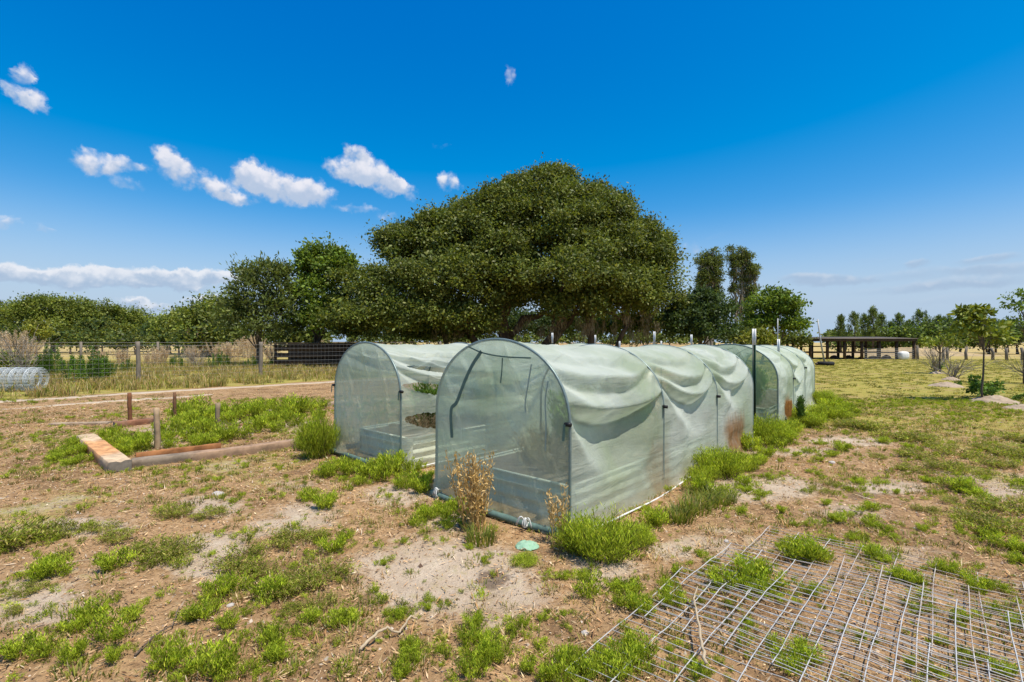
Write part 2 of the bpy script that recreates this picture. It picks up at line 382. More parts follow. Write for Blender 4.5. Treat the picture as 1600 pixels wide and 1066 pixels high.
def cover(x, y):
    """sand, green cover, brown litter weights at a ground point"""
    n1 = fbm(x * .55, y * .55, 21); n2 = fbm(x * 1.7, y * 1.7, 31); n3 = fbm(x * .25, y * .25, 41)
    td = track_d(x, y)
    sand = sstep(.54, .68, n1 * .55 + n2 * .45) * .68
    sand = np.maximum(sand * (1 - sstep(12, 20, np.hypot(x, y)) * .7), spots(x, y, sand_spots))
    r = x * P_[0] + y * P_[1]; l = x * D[0] + y * D[1]
    grass = sstep(.50, .62, n2 * .6 + n1 * .4) * .32
    gr = sstep(6.5, 11.5, y + .25 * (x - 4) + (n1 - .5) * 4) * sstep(.30, .42, x / np.maximum(y, .5))
    grass = np.maximum(grass, gr)
    gr2 = sstep(4., 8., x * 1.1 + (n1 - .5) * 6) * sstep(3.5, 6, y) * .65
    grass = np.maximum(grass, gr2 * sstep(.4, .55, n2))
    past = sstep(0.2, 1.2, td + (n2 - .5))
    grass = np.maximum(grass, past * (x < 30))
    lit = sstep(-.5, -1.2, td) * sstep(-4.6 - 1.2 * n2, -3.2, td) * (x < -3)          # raked brown strip beside the track
    grass = grass * (1 - lit * .9); sand = sand * (1 - lit * .85)
    lf = (x < -2.5) * (y > 4) * (y < 9) * (1 - sstep(-3.6, -4.4, td) * 0) * (td < -4.2)
    grass = np.maximum(grass, lf * sstep(.42, .6, n2 * .5 + n1 * .5) * .5)
    sand = sand * (1 - np.clip(gr, 0, 1) * .8) * (1 - past * .85)
    sand = np.maximum(sand, spots(x, y, sand_spots) * (lit < .5))
    return np.clip(sand, 0, 1), np.clip(grass, 0, 1), lit, past, gr

def axis_pts(neg, pos, fine, far):
    k = np.linspace(0, 1, 230)
    a = -(fine * 230 * .35 * k + far * k ** 5)[::-1][:-1]; b = fine * 230 * .35 * k + far * k ** 5
    return np.concatenate([a, b])
xs = axis_pts(0, 0, .15, 3000); ys = axis_pts(0, 0, .15, 3000) + 5.5
xx, yy = np.meshgrid(xs, ys, indexing='ij')
zz = hz(xx, yy)
sa, gr, li, pa, grr = cover(xx.ravel(), yy.ravel())
mb = MB(); mb.add(np.stack([xx, yy, zz], -1).reshape(-1, 3), grid_q(len(xs), len(ys)), None, np.stack([sa, gr, spots(xx.ravel(), yy.ravel(), dark_spots)], -1))
m, nt, N, out = nmat('ground')
a = N('ShaderNodeAttribute', attribute_name='tint'); sp = N('ShaderNodeSeparateXYZ', ins={0: a.outputs['Vector']})
tc = N('ShaderNodeTexCoord'); o = tc.outputs['Object']
def noise(s, d=6., r=.65, v=o): return N('ShaderNodeTexNoise', ins={'Vector': v, 'Scale': s, 'Detail': d, 'Roughness': r}).outputs[0]
nA, nB, nC, nD = noise(3.), noise(14.), noise(60., 4.), noise(.35, 4.)
fine = noise(160., 3.)
litc = ramp(N, nB, [(.25, (.14, .078, .036)), (.42, (.31, .183, .082)), (.58, (.44, .275, .135)), (.8, (.58, .42, .245))])
litc = mixc(N, mathn(N, 'MULTIPLY', nC, .5), litc, (.46, .31, .17))
litc = mixc(N, N('ShaderNodeMapRange', interpolation_type='SMOOTHSTEP', ins={0: noise(1.1, 5.), 1: .46, 2: .66, 4: .75}).outputs[0], litc, (.185, .108, .052))
litc = mixc(N, N('ShaderNodeMapRange', interpolation_type='SMOOTHSTEP', ins={0: noise(30., 3.), 1: .56, 2: .68, 4: .6}).outputs[0], litc, (.12, .068, .036))
sandc = ramp(N, nA, [(.3, (.42, .32, .215)), (.55, (.53, .42, .30)), (.75, (.62, .52, .39))])
sandc = mixc(N, N('ShaderNodeMapRange', ins={0: nC, 1: .5, 2: .78, 4: .5}).outputs[0], sandc, (.28, .19, .125))
grc = ramp(N, nA, [(.3, (.33, .25, .075)), (.48, (.35, .29, .06)), (.62, (.26, .265, .045)), (.78, (.40, .31, .11))])
grc = mixc(N, N('ShaderNodeMapRange', ins={0: nB, 1: .45, 2: .75, 4: .55}).outputs[0], grc, (.42, .31, .13))
tanf = N('ShaderNodeMapRange', interpolation_type='SMOOTHSTEP', ins={0: N('ShaderNodeSeparateXYZ', ins={0: o}).outputs[1], 1: 34., 2: 60.}).outputs[0]
grc = mixc(N, mathn(N, 'MULTIPLY', tanf, .85), grc, ramp(N, nD, [(.35, (.44, .31, .12)), (.65, (.52, .39, .17))]))
grc = mixc(N, N('ShaderNodeMapRange', interpolation_type='SMOOTHSTEP', ins={0: noise(.7, 5.), 1: .5, 2: .68, 4: .7}).outputs[0], grc, (.36, .24, .12))
grc = mixc(N, N('ShaderNodeMapRange', interpolation_type='SMOOTHSTEP', ins={0: noise(.9, 5., .6, N('ShaderNodeVectorMath', operation='ADD', ins={0: o, 1: (31., 7., 0)}).outputs[0]), 1: .52, 2: .68, 4: .6}).outputs[0], grc, (.20, .235, .035))
def edge(v, n, k=.55, w=.16):
    s = mathn(N, 'ADD', v, mathn(N, 'MULTIPLY', mathn(N, 'SUBTRACT', n, .5), k * 2))
    return N('ShaderNodeMapRange', interpolation_type='SMOOTHSTEP', ins={0: s, 1: .5 - w, 2: .5 + w}).outputs[0]
c = mixc(N, edge(sp.outputs[0], mathn(N, 'ADD', mathn(N, 'MULTIPLY', nB, .6), mathn(N, 'MULTIPLY', nC, .4)), .6, .2), litc, sandc)
c = mixc(N, edge(sp.outputs[1], nB, .5, .2), c, grc)
c = mixc(N, mathn(N, 'MULTIPLY', edge(sp.outputs[2], nB, .35, .15), .8), c, (.13, .09, .06))
c = mixc(N, N('ShaderNodeMapRange', ins={0: fine, 1: .5, 2: .72, 4: .45}).outputs[0], c, (.13, .075, .045))
hgt = mathn(N, 'ADD', mathn(N, 'MULTIPLY', nB, 1.), mathn(N, 'ADD', mathn(N, 'MULTIPLY', nC, .6), mathn(N, 'MULTIPLY', fine, .3)))
bp = N('ShaderNodeBump', ins={'Strength': .8, 'Distance': .03, 'Height': hgt})
pb = N('ShaderNodeBsdfPrincipled', ins={'Base Color': c, 'Roughness': 1., 'Specular IOR Level': .1, 'Normal': bp.outputs[0]})
nt.links.new(pb.outputs[0], out.inputs[0]); M['ground'] = m
tag(mb.build('ground', m, None, True, True), None, None, None, 'structure')

# sandy wheel tracks
def strip(name, pts, w, seed):
    r = R(seed); pts = np.array(pts, float); k = np.linspace(0, len(pts) - 1, 140)
    c = np.stack([np.interp(k, range(len(pts)), pts[:, i]) for i in (0, 1)], 1)
    t = unit(np.gradient(c, axis=0)); n = np.stack([-t[:, 1], t[:, 0]], 1)
    wv = w * (.6 + .9 * fbm(k * 9, k * 0, seed)); off = (fbm(k * 5, k * 0 + 3, seed + 5) - .5) * w * .8
    V = []
    for q, (s, h) in enumerate([(-1, -.02), (-.6, .012), (0, .006), (.6, .012), (1, -.02)]):
        e = (fbm(k * 30, k * 0, seed + 9 + q) - .5) * w * .5 * abs(s)
        p = c + n * (off + s * wv / 2 + e)[:, None]
        V.append(np.concatenate([p, (hz(p[:, 0], p[:, 1]) + h)[:, None]], 1))
    mb = MB(); mb.add(np.stack(V, 1).reshape(-1, 3), grid_q(140, 5)[:, ::-1])
    return tag(mb.build(name, M['sandm'], None, True), None, None, None, 'structure')
M['sandm'] = plain('track_sand', (.50, .41, .30), 1, 0, .3, 5, bump=.5, c2=(.38, .28, .18))
strip('sand_track', [(-24, 1.2), (-12.9, 12.4), (-9.9, 15.5), (-6.6, 18.8), (-2.5, 22.5), (3, 27)], .62, 3)
strip('sand_track', [(-22, 1.6), (-11.3, 11.2), (-8.6, 14.2)], .35, 13)

# ------------------------------------------------------------------ hoop tunnels
H1 = .84
def arch(w, H, n=161, h1=H1):
    """hoop from the right foot (x=0) over the top to the left foot (x=-w), points evenly along it"""
    a = np.linspace(0, math.pi, 240)
    pts = np.concatenate([[[0, 0]], np.stack([-w / 2 + w / 2 * np.cos(a), h1 + (H - h1) * np.sin(a) ** .92], 1), [[-w, 0]]])
    s = np.concatenate([[0], np.cumsum(np.linalg.norm(np.diff(pts, axis=0), axis=1))])
    u = np.linspace(0, s[-1], n)
    return np.stack([np.interp(u, s, pts[:, 0]), np.interp(u, s, pts[:, 1])], 1)

def hoop_obj(root, w, H, t, wob=0.):
    p = arch(w, H, 60); mb = MB()
    tube(mb, np.stack([p[:, 0], np.full(60, t) + wob * np.sin(np.linspace(0, 3.14, 60)), p[:, 1]], 1), .0125, 8)
    return mb.build('hoop', M['hoop'], root, True)

def side_cover(root, w, ts, Hs, folds, seed, mat, holes=None, slack=.055):
    """the netting over the hoops: slack between them, hanging in pockets"""
    r = R(seed); mb = MB()
    for j in range(len(ts) - 1):
        nu, na = (121, 521) if holes and j in holes else (49, 221)
        u = np.linspace(0, 1, nu)[:, None]; t = ts[j] + (ts[j + 1] - ts[j]) * u
        A = np.stack([arch(w, Hs[j] * (1 - q) + Hs[j + 1] * q, na) for q in u[:, 0]])
        x, z = A[..., 0], A[..., 1]
        dx, dz = np.gradient(x, axis=1), np.gradient(z, axis=1)
        ln = np.hypot(dx, dz) + 1e-9; nx, nz = dz / ln, -dx / ln           # outward
        right = np.clip(sstep(-.5 * w, -.40 * w, x), 0, 1)
        left = 1 - right
        b = np.sin(math.pi * u) ** .55
        d = -slack * b * (.35 + .65 * sstep(.6, 1.3, z))
        T = np.broadcast_to(t, z.shape)
        sarc = np.cumsum(ln, 1)
        for (he, hm, amp, wd, skew) in folds[j]:
            us = np.clip(u + skew * u * (1 - u), 0, 1)
            zc = he + (hm - he) * (1 - (2 * us - 1) ** 2) + .02 * np.sin(5 * u + j)
            q = zc - z
            wl = wd * np.sin(math.pi * us) ** .7 + .012
            g = q / wl
            f = np.where(g < 0, .32 * sstep(-2.4, 0, g), np.where(g < 1, .32 - 1.0 * g, -.68 * (1 - sstep(1, 4.0, g))))
            env = wl * 1.5
            d = d + amp * env * f * right
            d = d + amp * .6 * env * f * left
        # tension creases running down from the hoops, and small crumples
        cr = (vnoise(T * 2.2 + z * 2.6, z * 7 - T * 3.0, seed) - .5) * .035 * np.sin(math.pi * u) * (.4 + right)
        cr += (fbm(T * 6, sarc * 5, seed + 3) - .5) * .02 * np.sin(math.pi * u)
        e = np.clip(np.exp(-u / .07) + np.exp(-(1 - u) / .07), 0, 1)
        cr += np.sin(z * 26 + 3 * vnoise(z * 3, T, seed)) * .006 * np.exp(-np.abs(u - .1) / .08) * (z > .4)
        ph = (z + (.16 + .1 * fbm(T * .9, z * 0, seed + 21)) * np.sin(math.pi * u) ** 1.2) * (15 + 4 * j) + 6 * fbm(T * .8, z * 1.3, seed + 12)
        cr += .019 * (1 - np.abs(np.sin(ph))) ** 5 * sstep(.75, 1.0, z) * np.sin(math.pi * u) ** .3 * (.3 + 1.2 * vnoise(T * 1.5, z * 2, seed + 13))
        ph2 = (z * 1.0 - u * .9) * 9 + 5 * fbm(T * 1.2, z * 1.2, seed + 15)
        cr += .015 * (1 - np.abs(np.sin(ph2))) ** 5 * (1 - sstep(.7, 1.0, z)) * np.sin(math.pi * u) * vnoise(T * 1.7, z * 2.2, seed + 16)
        flare = np.exp(-z / .10) * (.05 + .07 * fbm(T * 2.5, sarc * 0, seed + 7)) * (1 - .6 * e)
        d = d + cr + flare
        off = .004 + .012 * (1 - e)
        X = x + nx * (d + off); Zc = np.maximum(z + nz * (d + off), .012)
        V = np.stack([X, T, Zc], -1).reshape(-1, 3); Q = grid_q(nu, na)
        if holes and j in holes:
            c = V[Q].mean(1); keep = np.ones(len(Q), bool)
            ui = (c[:, 1] - ts[j]) / (ts[j + 1] - ts[j])
            for (u0, u1, zb, zt) in holes[j]:        # openings given by lower / upper edge as functions of u
                inside = (ui > u0) & (ui < u1) & (c[:, 0] > -.25)
                keep &= ~(inside & (c[:, 2] > zb(ui)) & (c[:, 2] < zt(ui)))
            Q = Q[keep]
        mb.add(V, Q)
    return mb.build('netting_cover', mat, root, True)

def end_panel(root, w, H, t, seed, mat, out=-1, lift=0.0):
    nz, nx = 90, 60
    z = np.linspace(0.02, H - .003, nz)
    a = np.linspace(0, math.pi / 2, 300)
    hx = np.where(z <= H1, w / 2, np.interp(z, H1 + (H - H1) * np.sin(a) ** .92, w / 2 * np.cos(a)))
    k = np.linspace(-1, 1, nx)
    x = -w / 2 + hx[:, None] * k[None, :]; Z = np.broadcast_to(z[:, None], x.shape)
    bul = (1 - k[None, :] ** 2) * np.minimum(1, (H - Z) / .3)
    y = out * (.05 * bul * fbm(x * 1.5, Z * 1.2, seed)) + (vnoise(x * 7 + Z * 3.5, Z * 2.2 - x, seed + 1) - .5) * .035 * bul
    y += (fbm(x * 11, Z * 5, seed + 3) - .5) * .02 * np.minimum(1, bul * 2)
    y += out * .018 * (1 - np.abs(np.sin((x * 1.6 + Z * .7) * 6 + 5 * fbm(x * 1.4, Z * 1.1, seed + 8)))) ** 5 * np.minimum(1, bul * 2)
    low = np.exp(-Z / .16)
    y += out * low * (.10 * (fbm(x * 3.2, Z * 0, seed + 5) + .1)) + low * np.sin(x * 19 + 4 * vnoise(x * 3, Z, seed)) * .02
    Zz = Z + lift * low * (.5 + .5 * np.sin(x * 5 + 1))
    mb = MB(); mb.add(np.stack([x, np.full_like(x, t) + y + out * .01, Zz], -1).reshape(-1, 3), grid_q(nz, nx))
    return mb.build('end_panel', mat, root, True)

def clip(root, x, t, z, hang=.1):
    mb = MB(); tube(mb, [[x - .035, t - .012, z], [x + .02, t - .012, z]], .017, 8)
    c = mb.build('clip', M['black'], root, True)
    s = MB(); k = np.linspace(0, 1, 8); L = .012
    V = np.concatenate([np.stack([x - .03 - .01 * k - L, np.full(8, t - .03), z - k * hang], 1), np.stack([x - .03 - .01 * k + L, np.full(8, t - .03), z - k * hang], 1)])
    q = [[i, i + 1, i + 9, i + 8] for i in range(7)]
    s.add(V, q); s.build('strap', M['ribbon'], c)

def ribbon(name, root, px, wid, mat, base=B0, t=0., off=-.05):
    """a band sewn on the front panel, given where it shows on that panel"""
    P = []
    for (a, b) in px:
        dx = (a - CX) / F; n = D; s = (base + t * D) @ n / (np.array([dx, 1]) @ n)
        g = np.array([dx, 1]) * s - base; P.append([g @ P_, t + off, EYE + (HY - b) / F * s])
    P = np.array(P); k = np.linspace(0, len(P) - 1, len(P) * 6); q = np.stack([np.interp(k, range(len(P)), P[:, i]) for i in range(3)], 1)
    for _ in range(4): q[1:-1] = (q[:-2] + q[1:-1] * 2 + q[2:]) / 4
    T = unit(np.gradient(q, axis=0)); S = unit(np.cross(T, np.array([[0, 1., 0]]))) * wid / 2
    mb = MB(); n = len(q)
    V = np.concatenate([q - S, q + S, q - S + [0, .004, 0], q + S + [0, .004, 0]])
    Q = [[i, i + 1, i + 1 + n, i + n] for i in range(n - 1)] + [[i + 2 * n, i + 3 * n, i + 1 + 3 * n, i + 1 + 2 * n] for i in range(n - 1)]
    mb.add(V, Q)
    return mb.build(name, mat, root)

def hem(root, w, t, seed, x0=None, x1=None):
    k = np.linspace(0, 1, 50); x = -w * 1.0 + (w * 1.0) * k
    y = t - .05 - .11 * np.sin(k * math.pi) * fbm(k * 3, k * 0, seed) ; z = .03 + .03 * fbm(k * 4, k * 0, seed + 2)
    mb = MB(); tube(mb, np.stack([x, y, z], 1), .022 + .018 * fbm(k * 6, k * 0, seed + 4), 9)
    return mb.build('hem', M['hem'], root, True)

def knot(root, x, y, z, seed):
    r = R(seed); mb = MB()
    for i in range(5):
        a = r.rand() * 6.28; k = np.linspace(0, 1, 8)[:, None]; L = .05 + .05 * r.rand()
        p = np.array([x, y, z]) + k * np.array([math.cos(a) * L, -abs(math.sin(a)) * L * .7, .02]) + np.concatenate([0 * k, 0 * k, -.05 * k * k + .05 * np.sin(k * 3)], 1)
        tube(mb, p, .0045, 5)
    a = np.linspace(0, 6.28, 14)
    tube(mb, np.stack([np.full(14, x), y + .035 * np.cos(a), z + .035 * np.sin(a)], 1), .006, 5)
    return mb.build('tie', M['tie'], root, True)

def foot_pipe(root, t0, t1, x):
    mb = MB(); k = np.linspace(t0, t1, 30)
    tube(mb, np.stack([x + .03 * np.sin(k * 2.1), k, .03 + .015 * np.sin(k * 3)], 1), .008, 7)
    return mb.build('foot_rope', M['tie'], root, True)

def base_z(b): return float(hz(b[0], b[1])) - .01

# front tunnel
W1, TS1, HS1 = 1.60, [0, 1.66, 3.20, 4.70], [1.545, 1.49, 1.48, 1.475]
tun1 = thing('hoop_tunnel', 'nearest netted hoop tunnel, with zipped arched end and brown grass clump before it', 'hoop tunnel', (B0[0], B0[1], base_z(B0)), TA, 'netted hoop tunnels')
for t, h in zip(TS1, HS1): hoop_obj(tun1, W1, h, t, .01)
folds1 = [[(1.29, 1.17, 1, .10, .0), (1.04, .92, 1.05, .16, .1), (1.43, 1.37, .5, .05, 0)],
          [(1.26, 1.12, 1, .07, -.4), (1.12, .93, 1, .12, -.5), (1.40, 1.34, .5, .04, 0)],
          [(1.30, 1.20, .9, .07, -.3), (1.12, .98, .9, .09, -.4), (1.41, 1.36, .5, .04, 0)]]
side_cover(tun1, W1, TS1, HS1, folds1, 11, M['net'])
end_panel(tun1, W1, HS1[0], 0, 5, M['netfront'])
end_panel(tun1, W1, HS1[3], TS1[3], 8, M['netfront'], 1)
hem(tun1, W1, 0, 4); knot(tun1, -.34, -.13, .07, 1); knot(tun1, -1.47, -.08, .07, 2)
foot_pipe(tun1, .15, 3.1, .09)
for t, z in ((0, .88), (1.66, .86), (3.2, .84)): clip(tun1, .0 if t == 0 else .03, t, z, .13)
ribbon('zip_band', tun1, [(758, 546), (745, 565), (735, 585), (726, 608), (719, 627), (711, 633), (710, 650), (712, 680)], .034, M['ribbon'])
ribbon('zip_band', tun1, [(836, 566), (832, 590), (826, 625), (827, 640)], .010, M['ribbon_pale'])
ribbon('zip_band', tun1, [(862, 592), (857, 620), (859, 660), (858, 700)], .010, M['ribbon_pale'])
ribbon('top_seam', tun1, [(738, 539), (755, 547), (775, 552), (800, 555), (835, 556)], .012, M['ribbon'])
ribbon('zip_pull', tun1, [(791, 556), (790, 575), (788, 595)], .010, M['ribbon'])

# rear tunnel to the right
B2 = B0 + 6.2 * D - .02 * P_; TA2 = TA + rad(3.8)
TS2, HS2 = [0, 1.55, 3.1, 4.7], [1.475, 1.45, 1.44, 1.42]
tun2 = thing('hoop_tunnel', 'distant netted hoop tunnel behind the studded green T-posts, its near end less lit', 'hoop tunnel', (B2[0], B2[1], base_z(B2)), TA2, 'netted hoop tunnels')
for t, h in zip(TS2, HS2): hoop_obj(tun2, 1.58, h, t)
folds2 = [[(1.3, 1.22, .5, .05, 0)], [(1.25, 1.0, 1, .07, .5), (.9, .65, 1, .08, .5)], [(1.3, 1.15, .7, .06, 0)]]
side_cover(tun2, 1.58, TS2, HS2, folds2, 23, M['netfar'])
end_panel(tun2, 1.58, HS2[0], 0, 25, M['netshade']); end_panel(tun2, 1.58, HS2[3], TS2[3], 28, M['netfront'], 1)
for t, z in ((1.55, .8), (3.1, .95)): clip(tun2, .03, t, z, .06)

# left tunnel
B3 = np.array([-1.29, 5.75]); W3 = 1.5
TS3, HS3 = [0, 1.6, 3.2, 4.8], [1.50, 1.49, 1.485, 1.48]
tun3 = thing('hoop_tunnel', 'netted hoop tunnel on the left with torn open side', 'hoop tunnel', (B3[0], B3[1], base_z(B3)), TA, 'netted hoop tunnels')
for t, h in zip(TS3, HS3): hoop_obj(tun3, W3, h, t)
folds3 = [[(1.36, 1.25, .9, .07, -.2), (1.43, 1.36, .5, .04, 0), (1.22, 1.06, .9, .07, 0)], [(1.3, 1.2, .8, .07, 0), (1.0, .88, .8, .08, 0)], [(1.3, 1.2, .7, .06, 0)]]
def lens(u0, u1, c0, c1, h, p=.6):
    f = lambda u: h * np.clip(np.sin(math.pi * np.clip((u - u0) / (u1 - u0), 0, 1)), 0, 1) ** p * (.70 + .35 * vnoise(u * 9, u * 0, 5) + .3 * vnoise(u * 40, u * 0, 6)) * (u < .985)
    c = lambda u: c0 + (c1 - c0) * (u - u0) / (u1 - u0)
    return (u0, u1, lambda u: c(u) - f(u), lambda u: c(u) + f(u))
holes3 = {0: [lens(.02, 1.5, 1.0, .60, .075, .45), lens(.03, 1.3, .60, .30, .10, .4), lens(.12, 1.4, 1.21, .95, .035, .5)]}
side_cover(tun3, W3, TS3, HS3, folds3, 33, M['net'], holes3)
end_panel(tun3, W3, HS3[0], 0, 35, M['netfront'], -1, .05); end_panel(tun3, W3, HS3[3], TS3[3], 38, M['netfront'], 1)
clip(tun3, -1.5, 0, .92, .1); clip(tun3, .03, 0, .93, .1); hem(tun3, W3, 0, 14)
foot_pipe(tun3, .1, 1.55, .10)

# corrugated raised beds standing inside the tunnels
def raised_bed(base, ang, x0, x1, t0, t1, label, seed, h=.32):
    root = thing('raised_bed', label, 'raised bed', (base[0], base[1], base_z(base)), ang, 'corrugated raised beds')
    zz = np.linspace(0, h, 40); wave = .016 * np.sin(zz / h * math.pi * 6) + .002
    def panel(pa, pb, nrm):
        mb = MB(); pa, pb, nrm = map(np.array, (pa, pb, nrm)); V = []
        for p in (pa, pb):
            for o in (0, -.004): V.append(np.concatenate([(p + nrm * 0)[None, :] + (wave + o)[:, None] * nrm, zz[:, None]], 1))
        V = np.concatenate(V); Q = []
        for i in range(39):
            Q += [[i, i + 1, 80 + i + 1, 80 + i], [40 + i, 120 + i, 120 + i + 1, 40 + i + 1]]
        Q += [[39, 79, 159, 119]]
        mb.add(V, Q); mb.build('side_panel', M['galv'], root, True)
        r = MB(); tube(r, [[*pa, h], [*pb, h]], .014, 8); r.build('top_rim', M['galv'], root, True)
    c = .05
    panel((x1, t0 + c), (x1, t1 - c), (1., 0)); panel((x0, t0 + c), (x0, t1 - c), (-1., 0)); panel((x0 + c, t0), (x1 - c, t0), (0, -1.)); panel((x0 + c, t1), (x1 - c, t1), (0, 1.))
    for sx_, xx_ in ((1, x1), (-1, x0)):
        for sy_, tt in ((-1, t0), (1, t1)):
            a = np.linspace(0, math.pi / 2, 9); cx, cy = xx_ - sx_ * c, tt - sy_ * c
            pts = np.stack([cx + sx_ * .058 * np.cos(a), cy + sy_ * .058 * np.sin(a)], 1)
            V = np.concatenate([np.c_[pts, np.zeros(9)], np.c_[pts, np.full(9, h + .006)]])
            mb = MB(); mb.add(V, [[i, i + 1, i + 10, i + 9] for i in range(8)]); mb.build('corner_piece', M['galv'], root, True)
    gx, gy = np.meshgrid(np.linspace(x0 + .01, x1 - .01, 30), np.linspace(t0 + .01, t1 - .01, 90), indexing='ij')
    mb = MB(); mb.add(np.stack([gx, gy, h - .06 + .07 * fbm(gx * 4, gy * 4, seed)], -1).reshape(-1, 3), grid_q(30, 90)); mb.build('soil', M['soil'], root, True)
    return root
raised_bed(B0, TA, -1.42, -.14, .22, 4.45, 'pale corrugated metal bed filled with dry weeds inside the nearest tunnel', 1)
raised_bed(B3, TA, -1.32, -.18, .25, 4.5, 'corrugated metal bed seen through the torn netting of the left tunnel', 2)
raised_bed(B2, TA2, -1.38, -.20, .3, 4.4, 'corrugated bed inside the distant tunnel with shaded end', 3)

# T-posts with white tips
TP = None
def t_post(x, y, h, label, tip=.2, pipe=0., lean=(0, 0), w=.042):
    root = thing('t_post', label, 'fence post', (x, y, float(hz(x, y)) - .02), TA + .6, 'green T-posts beside the tunnels')
    root.rotation_euler = (lean[0], lean[1], .45)
    mb = MB(); box(mb, -w / 2, w / 2, -.003, .003, 0, h - tip); box(mb, -.003, .003, -.034, -.0031, 0, h - tip); mb.build('post_bar', M['tpost'], root)
    s = MB()
    for z in np.arange(.25, h - tip - .02, .055): box(s, -.012, .012, .0032, .012, z, z + .022)
    s.build('stud', M['tpost'], root)
    t = MB(); box(t, -w / 2 - .001, w / 2 + .001, -.0045, .0045, h - tip + .001, h); box(t, -.0045, .0045, -.036, -.0046, h - tip + .001, h); t.build('white_tip', M['white'], root)
    if pipe:
        p = MB(); tube(p, [[.01, .02, h - .25], [.012, .02, h + pipe]], .011, 8); p.build('extension_rod', M['pole'], root, True)
    return root
def tp_at(px, ytop, Y, label, **k):
    x, z = at(px, ytop, Y); return t_post(x, Y, z, label, **k)
tp_at(1178, 513, 7.7, 'tallest dark green T-post with white tip, against the side of the nearest tunnel', tip=.25, w=.07)
tp_at(1216, 528, 10.3, 'studded green T-post with a thin rod above its white tip, before the distant tunnel', tip=.32, pipe=.43, w=.055)
tp_at(863, 519, 11.4, 'white-tipped post under the oak trunk, first from the left above the tunnels', tip=.24)
tp_at(930, 523, 13.0, 'white-tipped post second from the left above the nearest tunnel', tip=.26)
tp_at(968, 532, 14.5, 'shortest white tip, just left of the tallest tip behind the nearest tunnel', tip=.3)
tp_at(1022, 517, 10.6, 'taller white-tipped post in front of the pale green bushes', tip=.28)
tp_at(1033, 532, 15.0, 'small white tip just right of a taller one behind the tunnel', tip=.3)
tp_at(1080, 522, 12.3, 'white-tipped post in front of the dark round tree', tip=.3)

# ------------------------------------------------------------------ weeds and grass: kinds
FERN = [(.29, .37, .024), (.36, .43, .03), (.21, .28, .02), (.42, .46, .045)]
GRASSC = [(.16, .21, .03), (.20, .24, .035), (.25, .26, .06), (.13, .17, .025)]
YELLOW = [(.36, .31, .08), (.31, .28, .06), (.42, .34, .13), (.26, .26, .05)]
TAN = [(.50, .36, .18), (.44, .30, .15), (.56, .43, .25), (.36, .24, .11)]
BROWN = [(.46, .265, .125), (.36, .195, .085), (.52, .33, .17), (.58, .40, .23)]
def fern(seed, rad_, h, stems, per, L, Wd, pal=FERN, stalk=True, top=.25):
    """feathery weed: bent stems thick with thread-fine leaves, radius and height in metres"""
    r = R(seed); mb = MB()
    el_ = .55 + .45 * r.rand(); th_ = r.rand() * 3.14
    for s in range(stems):
        a = r.rand() * 6.283; q = math.sqrt(r.rand()) * (1 - (1 - el_) * abs(math.sin(a - th_))); b = np.array([math.cos(a), math.sin(a), 0]) * rad_ * .55 * q
        tip = np.array([math.cos(a), math.sin(a), 0]) * rad_ * (.25 + .75 * q) + np.array([r.randn() * .12 * rad_, r.randn() * .12 * rad_, h * (.55 + .45 * r.rand()) * (1 - .45 * q * q)])
        k = r.rand(per) ** .75; P = b + (tip - b) * k[:, None]; P[:, 2] = b[2] + (tip[2] - b[2]) * k ** .85
        P += r.randn(per, 3) * (.12 * rad_ + .01) * np.array([1, 1, .35])
        P[:, 2] = np.maximum(P[:, 2], .003)
        aa = r.rand(per) * 6.283; T = np.stack([np.cos(aa), np.sin(aa), .5 + 1.0 * r.rand(per)], 1) + .5 * unit(tip - b)
        Nn = r.randn(per, 3) + np.array([0, 0, .8])
        tone = (1 + .28 * r.randn()) * (.8 + .35 * k)[:, None]
        leaves(mb, P, T, Nn, L * (.6 + .7 * r.rand(per)), Wd * (.7 + .6 * r.rand(per)), np.clip(pick(r, pal, per) * tone, .01, .8))
        if stalk and s % 2 == 0: tube(mb, [b, b * .5 + tip * .5 + [0, 0, .05 * h], tip], .0035 + .003 * h, 4, (.16, .14, .05), False)
    return mb
def tuft(seed, rad_, h, n, Wd, pal, droop=.6):
    """grass tuft of single arching blades"""
    r = R(seed); mb = MB(); a = r.rand(n) * 6.283; q = np.sqrt(r.rand(n))
    b = np.stack([np.cos(a) * q, np.sin(a) * q, 0 * a], 1) * rad_ * .7
    out = np.stack([np.cos(a + r.randn(n) * .7), np.sin(a + r.randn(n) * .7), 0 * a], 1)
    hh = h * (.4 + .7 * r.rand(n)); w = Wd * (.7 + .6 * r.rand(n))
    S = np.stack([-out[:, 1], out[:, 0], 0 * a], 1) * w[:, None] / 2
    p1 = b + out * (hh * .25 * droop)[:, None] + np.stack([0 * a, 0 * a, hh * .6], 1)
    p2 = b + out * (hh * (.5 + .5 * r.rand(n)) * droop)[:, None] + np.stack([0 * a, 0 * a, hh * (.75 + .25 * r.rand(n))], 1)
    V = np.stack([b - S, b + S, p1 + S * .8, p1 - S * .8, p2], 1).reshape(-1, 3)
    i = np.arange(n)[:, None] * 5
    mb.add(V, i + np.array([[0, 1, 2, 3]]), i + np.array([[3, 2, 4]]), np.repeat(pick(r, pal, n), 5, 0))
    return mb
